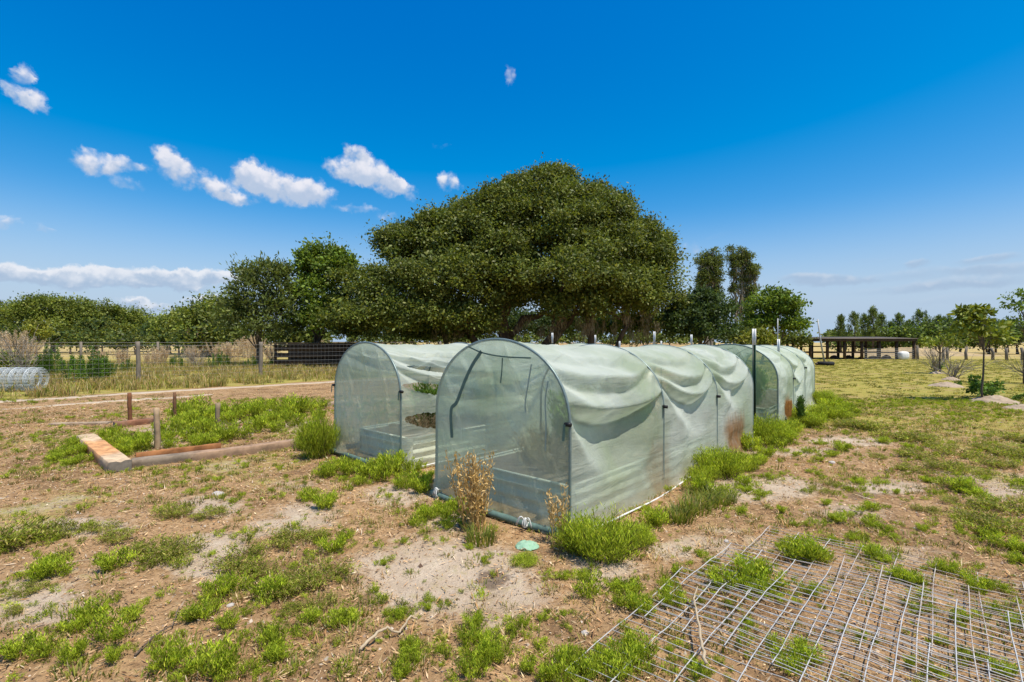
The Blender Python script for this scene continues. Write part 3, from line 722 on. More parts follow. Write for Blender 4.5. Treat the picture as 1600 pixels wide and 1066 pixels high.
def plume(seed, rad_, h, n, pal=TAN, head=.3, dens=40, leafy=0):
    """stand of dry stalks with loose seed heads"""
    r = R(seed); mb = MB()
    for s in range(n):
        a = r.rand() * 6.283; q = math.sqrt(r.rand()) * rad_; b = np.array([math.cos(a) * q * .5, math.sin(a) * q * .5, 0])
        H = h * (.6 + .4 * r.rand()); tip = b * 1.8 + np.array([r.randn() * .1 * h, r.randn() * .1 * h, H])
        k = np.linspace(0, 1, 6)[:, None]; c = b + (tip - b) * k + np.array([0, 0, 1]) * .0 * k
        col = pick(r, pal, 1)[0]
        tube(mb, c, np.linspace(.0035, .0018, 6) * (1 + h * .4), 4, col, False)
        kk = 1 - head * r.rand(dens); P = b + (tip - b) * kk[:, None] + r.randn(dens, 3) * .012 * (1 + h * .5)
        T = r.randn(dens, 3) * .6 + np.array([0, 0, 1]); leaves(mb, P, T, r.randn(dens, 3), .028 * (1 + .5 * h) * (.6 + .8 * r.rand(dens)), .008 * (1 + .5 * h), np.clip(pick(r, pal, dens) * 1.05, 0, .8))
        if leafy:
            kk = r.rand(leafy) * .7; P = b + (tip - b) * kk[:, None]; aa = r.rand(leafy) * 6.28
            leaves(mb, P, np.stack([np.cos(aa), np.sin(aa), 1. + 0 * aa], 1), r.randn(leafy, 3), .12 * h, .012, pick(r, pal, leafy))
    return mb
def cat(mbs):
    o = MB()
    for b in mbs:
        o.V += b.V; o.C += b.C; o.Q += [q + o.n for q in b.Q]; o.T += [t + o.n for t in b.T]; o.n += b.n
    return o
class Kit:
    """a few meshes of one kind, each about one metre wide unless noted"""
    def __init__(s, name, mbs, mat): s.me = [b.mesh(name, mat, False, True) for b in mbs]; s.name = name
def place(kit, i, x, y, sc, label, cat_, group=None, rz=None, zs=1., dz=0.):
    o = bpy.data.objects.new(kit.name, kit.me[i % len(kit.me)]); COL.objects.link(o)
    o.location = (x, y, float(hz(x, y)) + dz); o.scale = (sc, sc, sc * zs); o.rotation_euler = (0, 0, random.random() * 6.28 if rz is None else rz)
    return tag(o, label, cat_, group)
fern_big = Kit('feathery_weed', [fern(100 + i, .5, .55, 80, 110, .07, .009) for i in range(4)], M['weed'])
fern_small = Kit('feathery_weed', [fern(120 + i, .5, .62, [15, 18, 21, 16, 24, 19][i], 66, .115, .025) for i in range(6)], M['weed'])
mat_kit = Kit('grass_patch', [fern(180 + i, .5, .5, 24, 70, .09, .018, [(.22, .28, .025), (.28, .32, .035), (.17, .21, .02), (.38, .35, .08), (.34, .25, .10)]) for i in range(4)], M['weed'])
CL = []
grass_kit = Kit('grass_tuft', [cat([tuft(140 + i, .5, .42, 170, .022, GRASSC), tuft(150 + i, .5, .36, 60, .02, YELLOW)]) for i in range(4)], M['weed'])

# clumps one can pick out: photo column, photo row of the foot, width in photo pixels, kind
G_LEFT, G_MID, G_PANEL, G_TUN, G_BED, G_RIGHT = 'weeds on the left foreground litter', 'weeds on the bare sand in front', 'weeds growing through the wire panels', 'weeds along the tunnels', 'weeds in the timber bed', 'weeds on the right hand ground'
def clumps(L, label, group, kit, zs=1., cat_='weed'):
    for i, (px, py, w) in enumerate(L):
        x, y = gp(px, py); s = w * y / F * (.85 + .35 * random.random()); CL.append((x, y, s))
        place(kit, i + len(label), x, y, s, label, cat_, group, None, zs * (.85 + .3 * random.random()))
LF = [(142, 972, 52), (175, 1000, 60), (205, 968, 50), (120, 985, 40), (318, 968, 56), (300, 972, 36), (356, 985, 42), (525, 975, 52), (482, 972, 40), (545, 968, 40), (430, 1008, 46), (432, 1030, 40), (262, 1048, 70), (335, 1052, 70), (300, 1056, 50), (30, 1022, 70), (75, 1020, 60), (110, 1030, 46), (340, 935, 60), (372, 925, 50), (420, 935, 50), (178, 890, 50), (365, 785, 20), (75, 902, 50), (60, 905, 30), (355, 1060, 50), (180, 1035, 44), (520, 860, 44), (540, 842, 34), (510, 795, 40), (482, 782, 36), (402, 1055, 24)]
clumps(LF, 'bright green feathery weed on brown litter, left part of the foreground', G_LEFT, fern_small)
LG = [(20, 850, 110), (70, 838, 90), (110, 835, 60), (245, 870, 90), (285, 862, 80), (260, 880, 70), (375, 880, 80), (405, 895, 70), (440, 930, 90), (470, 915, 80), (500, 905, 80), (450, 845, 70), (490, 840, 60), (272, 806, 50), (330, 806, 50), (20, 955, 40), (95, 872, 50), (40, 925, 50), (185, 845, 60), (500, 945, 60), (455, 955, 50), (160, 830, 50)]
clumps(LG, 'flat dark green grass patch on brown litter, left part of the foreground', 'grass patches in the left foreground', mat_kit, .5, 'grass')
MF = [(624, 962, 28), (606, 958, 18), (669, 935, 20), (668, 948, 18), (740, 978, 34), (732, 996, 40), (757, 1000, 32), (640, 1010, 34), (655, 1022, 32), (636, 1030, 30), (768, 1020, 44), (785, 1030, 40), (760, 1030, 44), (817, 975, 26), (802, 990, 12), (841, 1010, 12), (848, 965, 24), (630, 852, 14), (757, 878, 14), (733, 858, 18), (586, 922, 18), (622, 960, 20), (690, 1010, 20), (740, 1050, 50), (626, 1055, 30), (880, 962, 18), (875, 1056, 50), (850, 1060, 40), (825, 1045, 40), (700, 830, 30), (600, 880, 14), (880, 905, 22)]
clumps(MF, 'small bright green weed on the pale bare sand in front of the nearest tunnel', G_MID, fern_small, 1.05)
CF = [(922, 930, 44), (912, 905, 24), (985, 925, 44), (975, 945, 50), (1000, 955, 52), (1050, 945, 54), (1040, 920, 34), (1055, 900, 16), (960, 920, 36), (918, 1045, 60), (945, 1035, 40), (980, 1045, 80), (955, 1060, 60), (1000, 1030, 60), (1108, 880, 14), (1120, 878, 14), (1095, 868, 14), (890, 1030, 40), (905, 1062, 50)]
clumps(CF, 'bright feathery weed beside the left edge of the wire panels', 'weeds beside the wire panels', fern_small)
PF = [(1172, 912, 60), (1185, 928, 40), (1205, 915, 46), (1125, 922, 50), (1150, 918, 34), (1262, 928, 36), (1255, 1035, 60), (1232, 1050, 46), (1212, 1020, 34), (1344, 1000, 26), (1168, 980, 22), (1240, 872, 44), (1262, 878, 50), (1225, 862, 30), (1285, 880, 36), (1360, 875, 40), (1382, 882, 30), (1230, 850, 20), (1525, 925, 46), (1475, 895, 34), (1500, 900, 36), (1410, 912, 40), (1425, 916, 34), (1457, 960, 26), (1502, 975, 28), (1590, 985, 34), (1575, 930, 24), (1420, 1045, 30), (1464, 1060, 36), (1510, 1030, 26), (1570, 1060, 40), (1085, 1045, 34), (1090, 1060, 40), (1045, 1020, 14), (1217, 935, 16), (1400, 905, 30), (1590, 880, 30), (1470, 1010, 22)]
clumps(PF, 'bright green weed growing up through the wire panels', G_PANEL, fern_small)
BFp = [(165, 690, 30), (180, 700, 34), (205, 690, 36), (195, 712, 40), (215, 706, 44), (178, 680, 24), (225, 695, 30), (260, 690, 34), (275, 682, 44), (290, 668, 44), (310, 662, 46), (300, 690, 44), (320, 680, 36), (285, 655, 40), (305, 648, 44), (330, 660, 40), (355, 662, 44), (370, 655, 40), (395, 655, 44), (350, 690, 40), (375, 685, 44), (400, 675, 40), (425, 660, 44), (440, 650, 40), (460, 652, 44), (480, 645, 40), (455, 668, 40), (430, 676, 34), (330, 695, 34), (500, 640, 34), (415, 645, 34), (265, 700, 24), (340, 645, 30), (250, 680, 26), (388, 640, 24), (500, 655, 30), (310, 700, 30)]
clumps(BFp, 'bright green feathery weed inside the low timber bed', G_BED, fern_small, 1.1)
BO = [(110, 700, 34), (125, 710, 36), (95, 715, 34), (135, 720, 30), (85, 722, 30), (110, 725, 26), (120, 695, 26)]
clumps(BO, 'bright weed on the outer side of the short orange-topped timber', 'weeds outside the timber bed', fern_small)
RF = [(1190, 775, 24), (1205, 748, 20), (1222, 800, 20), (1245, 712, 14), (1262, 708, 18), (1315, 705, 26), (1300, 712, 20), (1325, 808, 24), (1290, 790, 20), (1340, 755, 24), (1325, 765, 18), (1360, 800, 24), (1380, 692, 26), (1385, 755, 16), (1400, 770, 14), (1450, 752, 24), (1468, 755, 22), (1310, 815, 36), (1330, 842, 22), (1362, 822, 28), (1500, 768, 40), (1520, 775, 34), (1540, 785, 30), (1372, 828, 18), (1285, 695, 16), (1270, 815, 18), (1300, 845, 20), (1165, 770, 20), (1245, 820, 18), (1160, 800, 18), (1265, 740, 16), (1570, 855, 40), (1590, 862, 40), (1545, 840, 34), (1500, 835, 24), (1440, 828, 24), (1395, 842, 24), (1595, 760, 30), (1280, 720, 12), (1420, 700, 18)]
clumps(RF, 'small bright weed on the patchy ground right of the tunnels', G_RIGHT, fern_small, .8)
RG = [(1440, 690, 60), (1400, 685, 60), (1470, 700, 50), (1500, 715, 60), (1540, 705, 50), (1430, 715, 60), (1480, 735, 60), (1520, 740, 50), (1560, 730, 60), (1360, 672, 60), (1330, 668, 60), (1500, 790, 60), (1540, 825, 80), (1580, 830, 80), (1520, 812, 60), (1580, 800, 70), (1450, 800, 50), (1420, 735, 50), (1300, 760, 34), (1280, 770, 30), (1490, 760, 50), (1600, 690, 60), (1580, 715, 60), (1370, 715, 40)]
clumps(RG, 'low yellow-green grass patch on the ground right of the tunnels', 'grass patches right of the tunnels', mat_kit, .45, 'grass')
TL = [(525, 735, 36), (548, 742, 40), (575, 748, 46), (600, 752, 44), (615, 742, 46), (630, 765, 40), (650, 758, 40), (668, 752, 30), (590, 735, 34), (640, 745, 36), (660, 770, 34), (510, 745, 34), (560, 760, 34), (690, 805, 34), (715, 800, 36), (705, 815, 40), (665, 815, 36), (740, 818, 34), (650, 825, 34)]
clumps(TL, 'feathery weed along the front ends of the two nearer tunnels', G_TUN, fern_small, 1.1)
one = [(940, 868, 120, 'big bright feathery bush at the near corner of the nearest tunnel', 1.0), (905, 862, 70, 'feathery bush touching the front leg of the nearest tunnel, left half of the corner clump', 1.05), (990, 850, 60, 'lower right lobe of weeds at the near tunnel corner', .9),
       (1128, 745, 76, 'rounded bright bush at the side of the nearest tunnel below the brown patch', 1.1), (1098, 752, 46, 'small bush left of the rounded one beside the tunnel', .9), (1165, 735, 50, 'weed clump between the rounded bush and the T-post', .9),
       (1200, 692, 62, 'dense bright bush between the two T-posts', 1.25), (1225, 684, 50, 'weed right below the studded T-post', 1.), (1180, 690, 40, 'weed at the foot of the tallest T-post', .9), (1262, 668, 44, 'weed at the dark stick near the distant tunnel', .9), (1290, 655, 56, 'wide weed at the far right foot of the distant tunnel', .8), (1285, 632, 40, 'weed behind the far corner of the distant tunnel', 1.), (1312, 655, 40, 'lowest spreading weed right of the distant tunnel', .6),
       (497, 715, 56, 'tall bright bush at the left side of the left tunnel', 2.3), (480, 700, 40, 'shorter bush at the end of the long timber', 1.2), (515, 705, 36, 'weed squeezed against the left tunnel netting', 1.5), (820, 880, 50, 'grassy bright weed just below the green scrap', .4), (1240, 655, 34, 'weed before the second brown patch of the netting', 1.)]
for i, (px, py, w, lb, zs) in enumerate(one):
    x, y = gp(px, py); place(fern_big, i, x, y, w * y / F * 1.05, lb, 'weed', None, None, zs)
clumps([(1085, 800, 80), (1110, 790, 70), (1060, 812, 60), (1100, 775, 60), (1130, 785, 50)], 'lush dark green grass beside the foot of the nearest tunnel', 'lush grass beside the tunnel', grass_kit, .85, 'grass')
x, y = gp(1252, 668); place(Kit('spire_weed', [fern(170, .16, 1., 5, 420, .10, .016, [(.06, .12, .02), (.08, .15, .03)])], M['weed']), 0, x, y, .62, 'dark upright spire of weed leaning before the distant tunnel', 'weed', None)

SW = [(1000, 835, 44), (1025, 822, 50), (1090, 768, 50), (1150, 728, 40), (1175, 703, 36), (1195, 712, 40), (1215, 700, 40), (1230, 694, 36), (1240, 672, 34), (1250, 660, 34), (1278, 666, 34), (1300, 642, 36), (1330, 650, 30), (1320, 640, 26), (1012, 850, 30), (1130, 775, 40), (1160, 760, 34), (1185, 725, 30)]
clumps(SW, 'bright feathery weed in the strip along the right side of the tunnels', 'weed strip on the right side of the tunnels', fern_small, 1.0)
# brown seed-head clumps by the near tunnel
dry = Kit('dry_grass_clump', [plume(200, .16, .62, 30, [(.55, .37, .14), (.48, .30, .10), (.60, .43, .20)], .75, 46, 4), plume(201, .1, .42, 9, [(.55, .38, .16), (.48, .32, .13)], .5, 34, 3), plume(202, .3, .5, 40, [(.42, .25, .10), (.5, .32, .15)], .5, 30, 6), plume(203, .30, .40, 300, [(.40, .19, .05), (.46, .24, .07), (.34, .15, .04)], .85, 50, 8)], M['straw'])
x, y = gp(742, 828); place(dry, 0, x, y, 1.05, 'tall orange-brown seed grass clump before the zipped end of the nearest tunnel', 'dry grass')
x, y = gp(868, 848); place(dry, 1, x, y, 1.0, 'thin brown seed stalks just left of the near tunnel corner', 'dry grass')
x, y = gp(752, 846); place(grass_kit, 2, x, y, .34, 'green and tan grass at the foot of the orange-brown clump', 'grass', None, None, 1.0)
for (x_, t_, sc, lb, b_) in ((-.04, 3.95, 1.45, 'dense orange-brown dry grass behind the third bay netting of the nearest tunnel', B0), (-.04, 7.0, 1.1, 'dense orange-brown dry grass behind the distant tunnel netting', B0), (-.30, 1.2, .85, 'sparse brown dry weed behind the first bay netting', B0), (-.30, 2.5, .75, 'thin pinkish dry stalks behind the second bay netting of the nearest tunnel', B0)):
    p = tun(x_, t_, b_); o = place(dry, 3 if 'dense' in lb else 2, p[0], p[1], sc, lb, 'dry grass', None, TA); o.scale = (.07, sc, sc * .95)
# plants inside the tunnels
ins = Kit('tall_weed', [fern(210 + i, .34, 1., 22, 190, .11, .018, [(.16, .26, .04), (.20, .30, .05), (.12, .20, .03)]) for i in range(2)], M['weed'])
for i, (x_, t_, sc, b_, lb) in enumerate(((-.85, 1.3, .85, B0, 'tall green plant in the bed, nearest the zipped end of the nearest tunnel'), (-.75, 2.2, .9, B0, 'tall green plant in the second bay of the nearest tunnel'), (-1.1, 2.9, .8, B0, 'green plant at the back of the nearest tunnel bed'), (-.7, 3.7, .8, B0, 'green plant in the third bay of the nearest tunnel'),
                                          (-.7, 1.0, .8, B3, 'dark green plant in the torn left tunnel, seen through its openings'), (-.75, 1.9, .7, B3, 'green plant behind the torn side of the left tunnel'), (-.7, .9, .9, B2, 'green plant behind the shaded end of the distant tunnel'))):
    p = tun(x_, t_, b_); place(ins, i, p[0], p[1], sc, lb, 'plant', None, None, 1., .25)
dw = Kit('dead_weed_clump', [cat([plume(230, 1., .55, 150, [(.34, .26, .15), (.42, .33, .21), (.26, .18, .10)], .7, 40, 10)])], M['straw'])
for i, (x_, t_, b_, lb) in enumerate(((-.72, .85, B0, 'dry grey-tan weeds in the front right corner of the nearest bed'), (-.9, 1.3, B0, 'dry tan weeds along the left side of the nearest bed'), (-.66, 1.6, B0, 'dry tan weeds seen through the first bay side of the nearest tunnel'), (-.7, 2.2, B0, 'dry grey-tan weeds in the middle of the nearest bed'), (-.68, 3.0, B0, 'dry tan weeds behind the second bay netting of the nearest tunnel'), (-.7, 3.8, B0, 'dry grey-tan weeds in the far part of the nearest bed'), (-.6, .9, B3, 'dry weeds in the front of the left bed'), (-.6, 2.0, B3, 'dry weeds in the middle of the left bed'))):
    p = tun(x_, t_, b_); place(dw, 0, p[0], p[1], .58, lb, 'dead weeds', None, None, 1.15, .24)

# ------------------------------------------------------------------ ground cover nobody could count
def scatter(n, seed, xr, yr, dens):
    r = R(seed); x = xr[0] + (xr[1] - xr[0]) * r.rand(n); y = yr[0] + (yr[1] - yr[0]) * r.rand(n)
    ok = (np.abs(x) < y * 1.25 + 1.2)
    x, y = x[ok], y[ok]; k = r.rand(len(x)) < dens(x, y)
    return x[k], y[k]
def outside(x, y):
    o = np.ones(len(x), bool)
    for b, w, l in ((B0, W1, 4.7), (B3, W3, 4.8), (B2, 1.6, 4.7)):
        rx = (x - b[0]) * P_[0] + (y - b[1]) * P_[1]; t = (x - b[0]) * D[0] + (y - b[1]) * D[1]
        o &= ~((rx < .0) & (rx > -w) & (t > -.0) & (t < l))
    return o
def stuff_from(name, protos, x, y, sc, seed, mat, zs=1.):
    """copies of small tufts merged into one mesh of ground cover"""
    r = R(seed); ok = outside(x, y); x, y = x[ok], y[ok]; sc = np.broadcast_to(sc, ok.shape)[ok]; o = MB(); z = hz(x, y)
    parts = [(np.concatenate(p.V), np.concatenate(p.Q) if p.Q else np.zeros((0, 4), int), np.concatenate(p.T) if p.T else np.zeros((0, 3), int), np.concatenate(p.C)) for p in protos]
    w = r.randint(0, len(parts), len(x))
    for k, (V, Q, T, C) in enumerate(parts):
        i = np.where(w == k)[0]
        if not len(i): continue
        a = r.rand(len(i)) * 6.283; c, s = np.cos(a) * sc[i], np.sin(a) * sc[i]
        VX = V[None, :, 0] * c[:, None] - V[None, :, 1] * s[:, None] + x[i, None]
        VY = V[None, :, 0] * s[:, None] + V[None, :, 1] * c[:, None] + y[i, None]
        VZ = V[None, :, 2] * (sc[i] * zs * (.7 + .6 * r.rand(len(i))))[:, None] + z[i, None]
        off = (np.arange(len(i)) * len(V))[:, None, None]
        cc = np.clip(C[None] * (1 + .22 * r.randn(len(i), 1, 1)), .01, .8)
        o.add(np.stack([VX, VY, VZ], -1).reshape(-1, 3), (Q[None] + off).reshape(-1, 4), (T[None] + off).reshape(-1, 3), cc.reshape(-1, 3))
    return tag(o.build(name, mat, None, False, True), None, None, None, 'stuff')
# small weeds and grass on the near ground
def d_near(x, y):
    sa, gr, li, pa, grr = cover(x, y); n = fbm(x * 1.1, y * 1.1, 71)
    return np.clip(sstep(.44, .64, n) * .8 + .10 + gr * .5, 0, 1) * (1 - .65 * sa) * (1 - .85 * li)
x, y = scatter(19000, 1, (-14, 14), (1.2, 13), d_near)
rc = R(77); cl = np.array(CL); ii = np.repeat(np.arange(len(cl)), 4); aa = rc.rand(len(ii)) * 6.283; dd = cl[ii, 2] * (.5 + 1.3 * rc.rand(len(ii)) ** 1.3)
x = np.concatenate([x, cl[ii, 0] + dd * np.cos(aa)]); y = np.concatenate([y, cl[ii, 1] + dd * np.sin(aa)])
stuff_from('weeds', [fern(300 + i, .5, .55, 8, 30, .17, .035) for i in range(5)], x, y, .025 + .075 * R(2).rand(len(x)) ** 2.4 + .003 * y, 3, M['weed'])
x, y = scatter(24000, 4, (-15, 15), (1.2, 14), lambda x, y: np.clip(d_near(x, y) * .9 + .08, 0, 1))
stuff_from('grass', [cat([tuft(310 + i, .5, .34, 14, .03, GRASSC), tuft(320 + i, .5, .30, 18, .028, YELLOW + TAN)]) for i in range(5)], x, y, .09 + .14 * R(5).rand(len(x)), 6, M['weed'], .75)
x, y = scatter(13000, 24, (-13, 13), (1.2, 11), lambda x, y: np.clip(sstep(.42, .6, fbm(x * 1.6, y * 1.6, 93)), 0, 1) * (1 - .7 * cover(x, y)[0]))
stuff_from('dry_grass', [tuft(390 + i, .5, .42, 16, .03, BROWN + TAN + YELLOW + [(.22, .14, .06)], 1.2) for i in range(5)], x, y, .07 + .12 * R(25).rand(len(x)), 26, M['straw'], .75)
# yellowish sward right of the tunnels and the rough strip beyond the sand track
def d_far(x, y):
    sa, gr, li, pa, grr = cover(x, y); return np.clip(gr * 1.0, 0, 1) * (1 - .8 * sa) * (1 - li)
x, y = scatter(16000, 7, (-4, 60), (6, 44), d_far)
stuff_from('grass', [cat([tuft(330 + i, .5, .20, 14, .05, GRASSC), tuft(340 + i, .5, .22, 22, .05, YELLOW)]) for i in range(5)], x, y, .22 + .25 * R(8).rand(len(x)), 9, M['weed'], .55)
x, y = scatter(14000, 10, (-46, 6), (8, 36), lambda x, y: sstep(.3, 1.3, track_d(x, y)) * (fbm(x * .5, y * .5, 77) * 1.2 + .2))
stuff_from('grass', [cat([tuft(350 + i, .5, .7, 16, .03, YELLOW + GRASSC), tuft(360 + i, .5, .8, 12, .025, TAN)]) for i in range(5)], x, y, .3 + .35 * R(11).rand(len(x)) * (.5 + fbm(x * .8, y * .8, 5)), 12, M['weed'], .75)
x, y = scatter(9000, 13, (-16, 0), (5, 22), lambda x, y: (track_d(x, y) < -.4) * (track_d(x, y) > -5) * .8)
stuff_from('litter', [tuft(370 + i, .5, .14, 16, .03, BROWN + TAN, 2.2) for i in range(4)], x, y, .2 + .2 * R(14).rand(len(x)), 15, M['straw'], .5)
# dry straw and bark litter
r = R(50); n = 330000
x = (r.rand(n) - .5) * 24; y = 1.1 + 10.5 * r.rand(n) ** 1.75
k = (np.abs(x) < y * 1.15 + .8); x, y = x[k], y[k]; k = outside(x, y); x, y = x[k], y[k]; sa = cover(x, y)[0]; k = r.rand(len(x)) < (1 - .8 * sa); x, y = x[k], y[k]; n = len(x)
a = r.rand(n) * 6.283; T = np.stack([np.cos(a), np.sin(a), .25 * r.randn(n)], 1); mb = MB()
L = (.010 + .055 * r.rand(n) ** 3.2) * (1 + .08 * y)
leaves(mb, np.stack([x, y, hz(x, y) + .004 + .012 * r.rand(n)], 1), T, r.randn(n, 3) * .35 + np.array([0, 0, 1]), L, .003 + .005 * r.rand(n) + .0006 * y, pick(r, BROWN + TAN + BROWN + [(.6, .48, .34), (.14, .075, .04)], n, .28))
tag(mb.build('litter', M['straw'], None, False, True), None, None, None, 'stuff')
# crumbs of soil on the bare sand
n = 9000; x = (r.rand(n) - .5) * 16; y = 1.2 + 7 * r.rand(n) ** 1.4
k = outside(x, y); x, y = x[k], y[k]; n = len(x); s = (.003 + .008 * r.rand(n) ** 3 + .0008 * y)[:, None]
oct_ = np.array([[1, 0, 0], [-1, 0, 0], [0, 1, 0], [0, -1, 0], [0, 0, 1.]]); V = (oct_[None] * (1 + .4 * r.randn(n, 5, 1)) * s[:, None]) + np.stack([x, y, hz(x, y)], 1)[:, None]
T = np.array([[0, 2, 4], [2, 1, 4], [1, 3, 4], [3, 0, 4]])[None] + (np.arange(n) * 5)[:, None, None]
mb = MB(); mb.add(V.reshape(-1, 3), None, T.reshape(-1, 3), np.repeat(pick(r, [(.30, .22, .16), (.5, .42, .33), (.16, .1, .07)], n), 5, 0))
tag(mb.build('gravel', M['straw'], None, False, True), None, None, None, 'stuff')

# ------------------------------------------------------------------ trees
OAK = [(.135, .168, .027), (.105, .138, .022), (.168, .198, .032), (.075, .104, .018), (.21, .222, .05)]
DEEP = [(.06, .095, .025), (.08, .115, .028), (.045, .075, .02)]
LIVE = [(.13, .20, .022), (.16, .23, .025), (.10, .155, .018), (.20, .26, .035)]
FEATH = [(.13, .165, .04), (.11, .145, .03), (.16, .18, .05)]
YEL = [(.20, .22, .03), (.26, .25, .03), (.15, .18, .03)]
PINE = [(.13, .18, .035), (.16, .21, .04), (.19, .23, .05), (.10, .145, .03)]
MOSSC = [(.30, .25, .16), (.36, .30, .20), (.23, .19, .12)]
DENS = 5.
def crown_mb(seed, lobes_, pal, leaf, clumps_per, leaves_per, crad, up=.5, asp=.5, fill=.45, droop=0.):
    """many leaf-sized faces in clumps spread through uneven lobes (centre, radii)"""
    r = R(seed); mb = MB()
    for (cx, cy, cz, rx, ry, rz) in lobes_:
        area = ((rx * ry) ** 1.6 / 3 + (rx * rz) ** 1.6 / 3 + (ry * rz) ** 1.6 / 3) ** (1 / 1.6)
        n = max(8, int(clumps_per * DENS * area))
        d = unit(r.randn(n, 3)); low = d[:, 2] < -.35; d[low, 2] *= -.5 * r.rand(low.sum()); d = unit(d)
        rr = (fill + (1 - fill) * r.rand(n) ** .5) * (.84 + .3 * vnoise(d[:, 0] * 3 + cx, d[:, 2] * 3 + d[:, 1] * 2, seed))
        c = np.array([cx, cy, cz]) + d * rr[:, None] * np.array([rx, ry, rz])
        m = (leaves_per * (.5 + r.rand(n))).astype(int); idx = np.repeat(np.arange(n), m); N_ = len(idx)
        cr = crad * (.6 + .8 * r.rand(n))
        P = c[idx] + r.randn(N_, 3) * (cr[idx])[:, None] * np.array([.62, .62, .42])
        out = unit(P - np.array([cx, cy, cz]) + 1e-6)
        T = unit(out * .6 + r.randn(N_, 3) * .8 + np.array([0, 0, -droop]))
        Nn = unit(out * .45 + np.array([0, 0, up]) + r.randn(N_, 3) * .55)
        col = pick(r, pal, N_, .16) * np.clip(1 + .2 * r.randn(n), .6, 1.5)[idx][:, None]
        L = leaf * 1.12 * (.6 + .8 * r.rand(N_))
        leaves(mb, P, T, Nn, L, L * asp, np.clip(col, .008, .6))
    return mb
def limb(mb, r, a, b, r0, r1, sag=.15, n=9):
    a, b = np.array(a, float), np.array(b, float); k = np.linspace(0, 1, n)[:, None]
    w = np.cumsum(r.randn(n, 3) * .035 * np.linalg.norm(b - a), 0); w -= w[0]; w -= k * w[-1]
    P = a + (b - a) * k + w + np.array([0, 0, 1]) * np.sin(k * math.pi) * sag * np.linalg.norm(b - a) * .5
    tube(mb, P, np.linspace(r0, r1, n) * (1 + .1 * r.randn(n)), 8)
    return P
def trunk_mb(seed, lobes_, base, r0, split=.3, lean=(0, 0), stems=1):
    """trunk with root flare and limbs reaching into the lobes"""
    r = R(seed); mb = MB(); base = np.array([base[0], base[1], 0.])
    for s in range(stems):
        b = base + np.array([r.randn(), r.randn(), 0]) * r0 * 1.4 * (s > 0)
        zt = min(l[2] for l in lobes_) * split + .4
        top = b + np.array([lean[0] + r.randn() * .1 * zt, lean[1], zt])
        k = np.linspace(0, 1, 8)[:, None]; P = b + (top - b) * k + r.randn(8, 3) * .04 * r0 * np.array([1, 1, 0])
        P[0, 2] = -.15
        rr = r0 * (1 - .35 * k[:, 0]) * (1 + .6 * np.exp(-k[:, 0] / .1)); tube(mb, P, rr, 10)
        for i, l in enumerate(lobes_):
            if i % stems != s: continue
            e = np.array(l[:3]); Q = limb(mb, r, P[-1] - (0, 0, r0 * .3), e, rr[-1] * .45, r0 * .08)
            for _ in range(3):
                f = e + unit(r.randn(3)) * np.array(l[3:]) * .75; limb(mb, r, Q[r.randint(4, 8)], f, r0 * .11, r0 * .025, .1, 6)
    return mb
def moss_mb(seed, pts, L, n, wd=.03):
    """hanging beards of moss"""
    r = R(seed); mb = MB()
    for p in pts:
        l = L * (.4 + .8 * r.rand()); m = int(n * (.6 + .8 * r.rand()))
        P = np.array(p) + r.randn(m, 3) * np.array([.16, .16, .05]) * (L ** .5); P[:, 2] -= r.rand(m) * l * .8
        sh = 1 - np.clip((p[2] - P[:, 2]) / l, 0, 1) * .6; P[:, :2] = np.array(p)[:2] + (P[:, :2] - np.array(p)[:2]) * sh[:, None]
        leaves(mb, P, np.array([0, 0, -1.]) + r.randn(m, 3) * .18, r.randn(m, 3) * np.array([1, 1, .1]), .30 * L * (.5 + .7 * r.rand(m)), wd, pick(r, MOSSC, m))
    return mb
def tree(name, label, base, lobes_, pal, leaf, cp, lp, crad, r0, seed, cat_='tree', group=None, bark='bark', moss=None, split=.3, stems=1, **k):
    x, y = base; root = thing(name, label, cat_, (x, y, float(hz(x, y))), 0, group)
    trunk_mb(seed, lobes_, (0, 0), r0, split, stems=stems).build('trunk', M[bark], root, True)
    crown_mb(seed + 1, lobes_, pal, leaf, cp, lp, crad, **k).build('crown', M['leaf'], root, False, True)
    if moss: moss_mb(seed + 2, *moss).build('hanging_moss', M['moss'], root, False, True)
    return root
def pl(L, Y, base):
    """lobes given as photo column, row, half width, half height, metres nearer (-) or farther, half depth / half width"""
    o = []
    for (px, py, rx, ry, dy, kd) in L:
        x, z = at(px, py, Y + dy); s = (Y + dy) / F
        o.append((x - base[0], Y + dy - base[1], z, rx * s, rx * s * kd, ry * s))
    return o
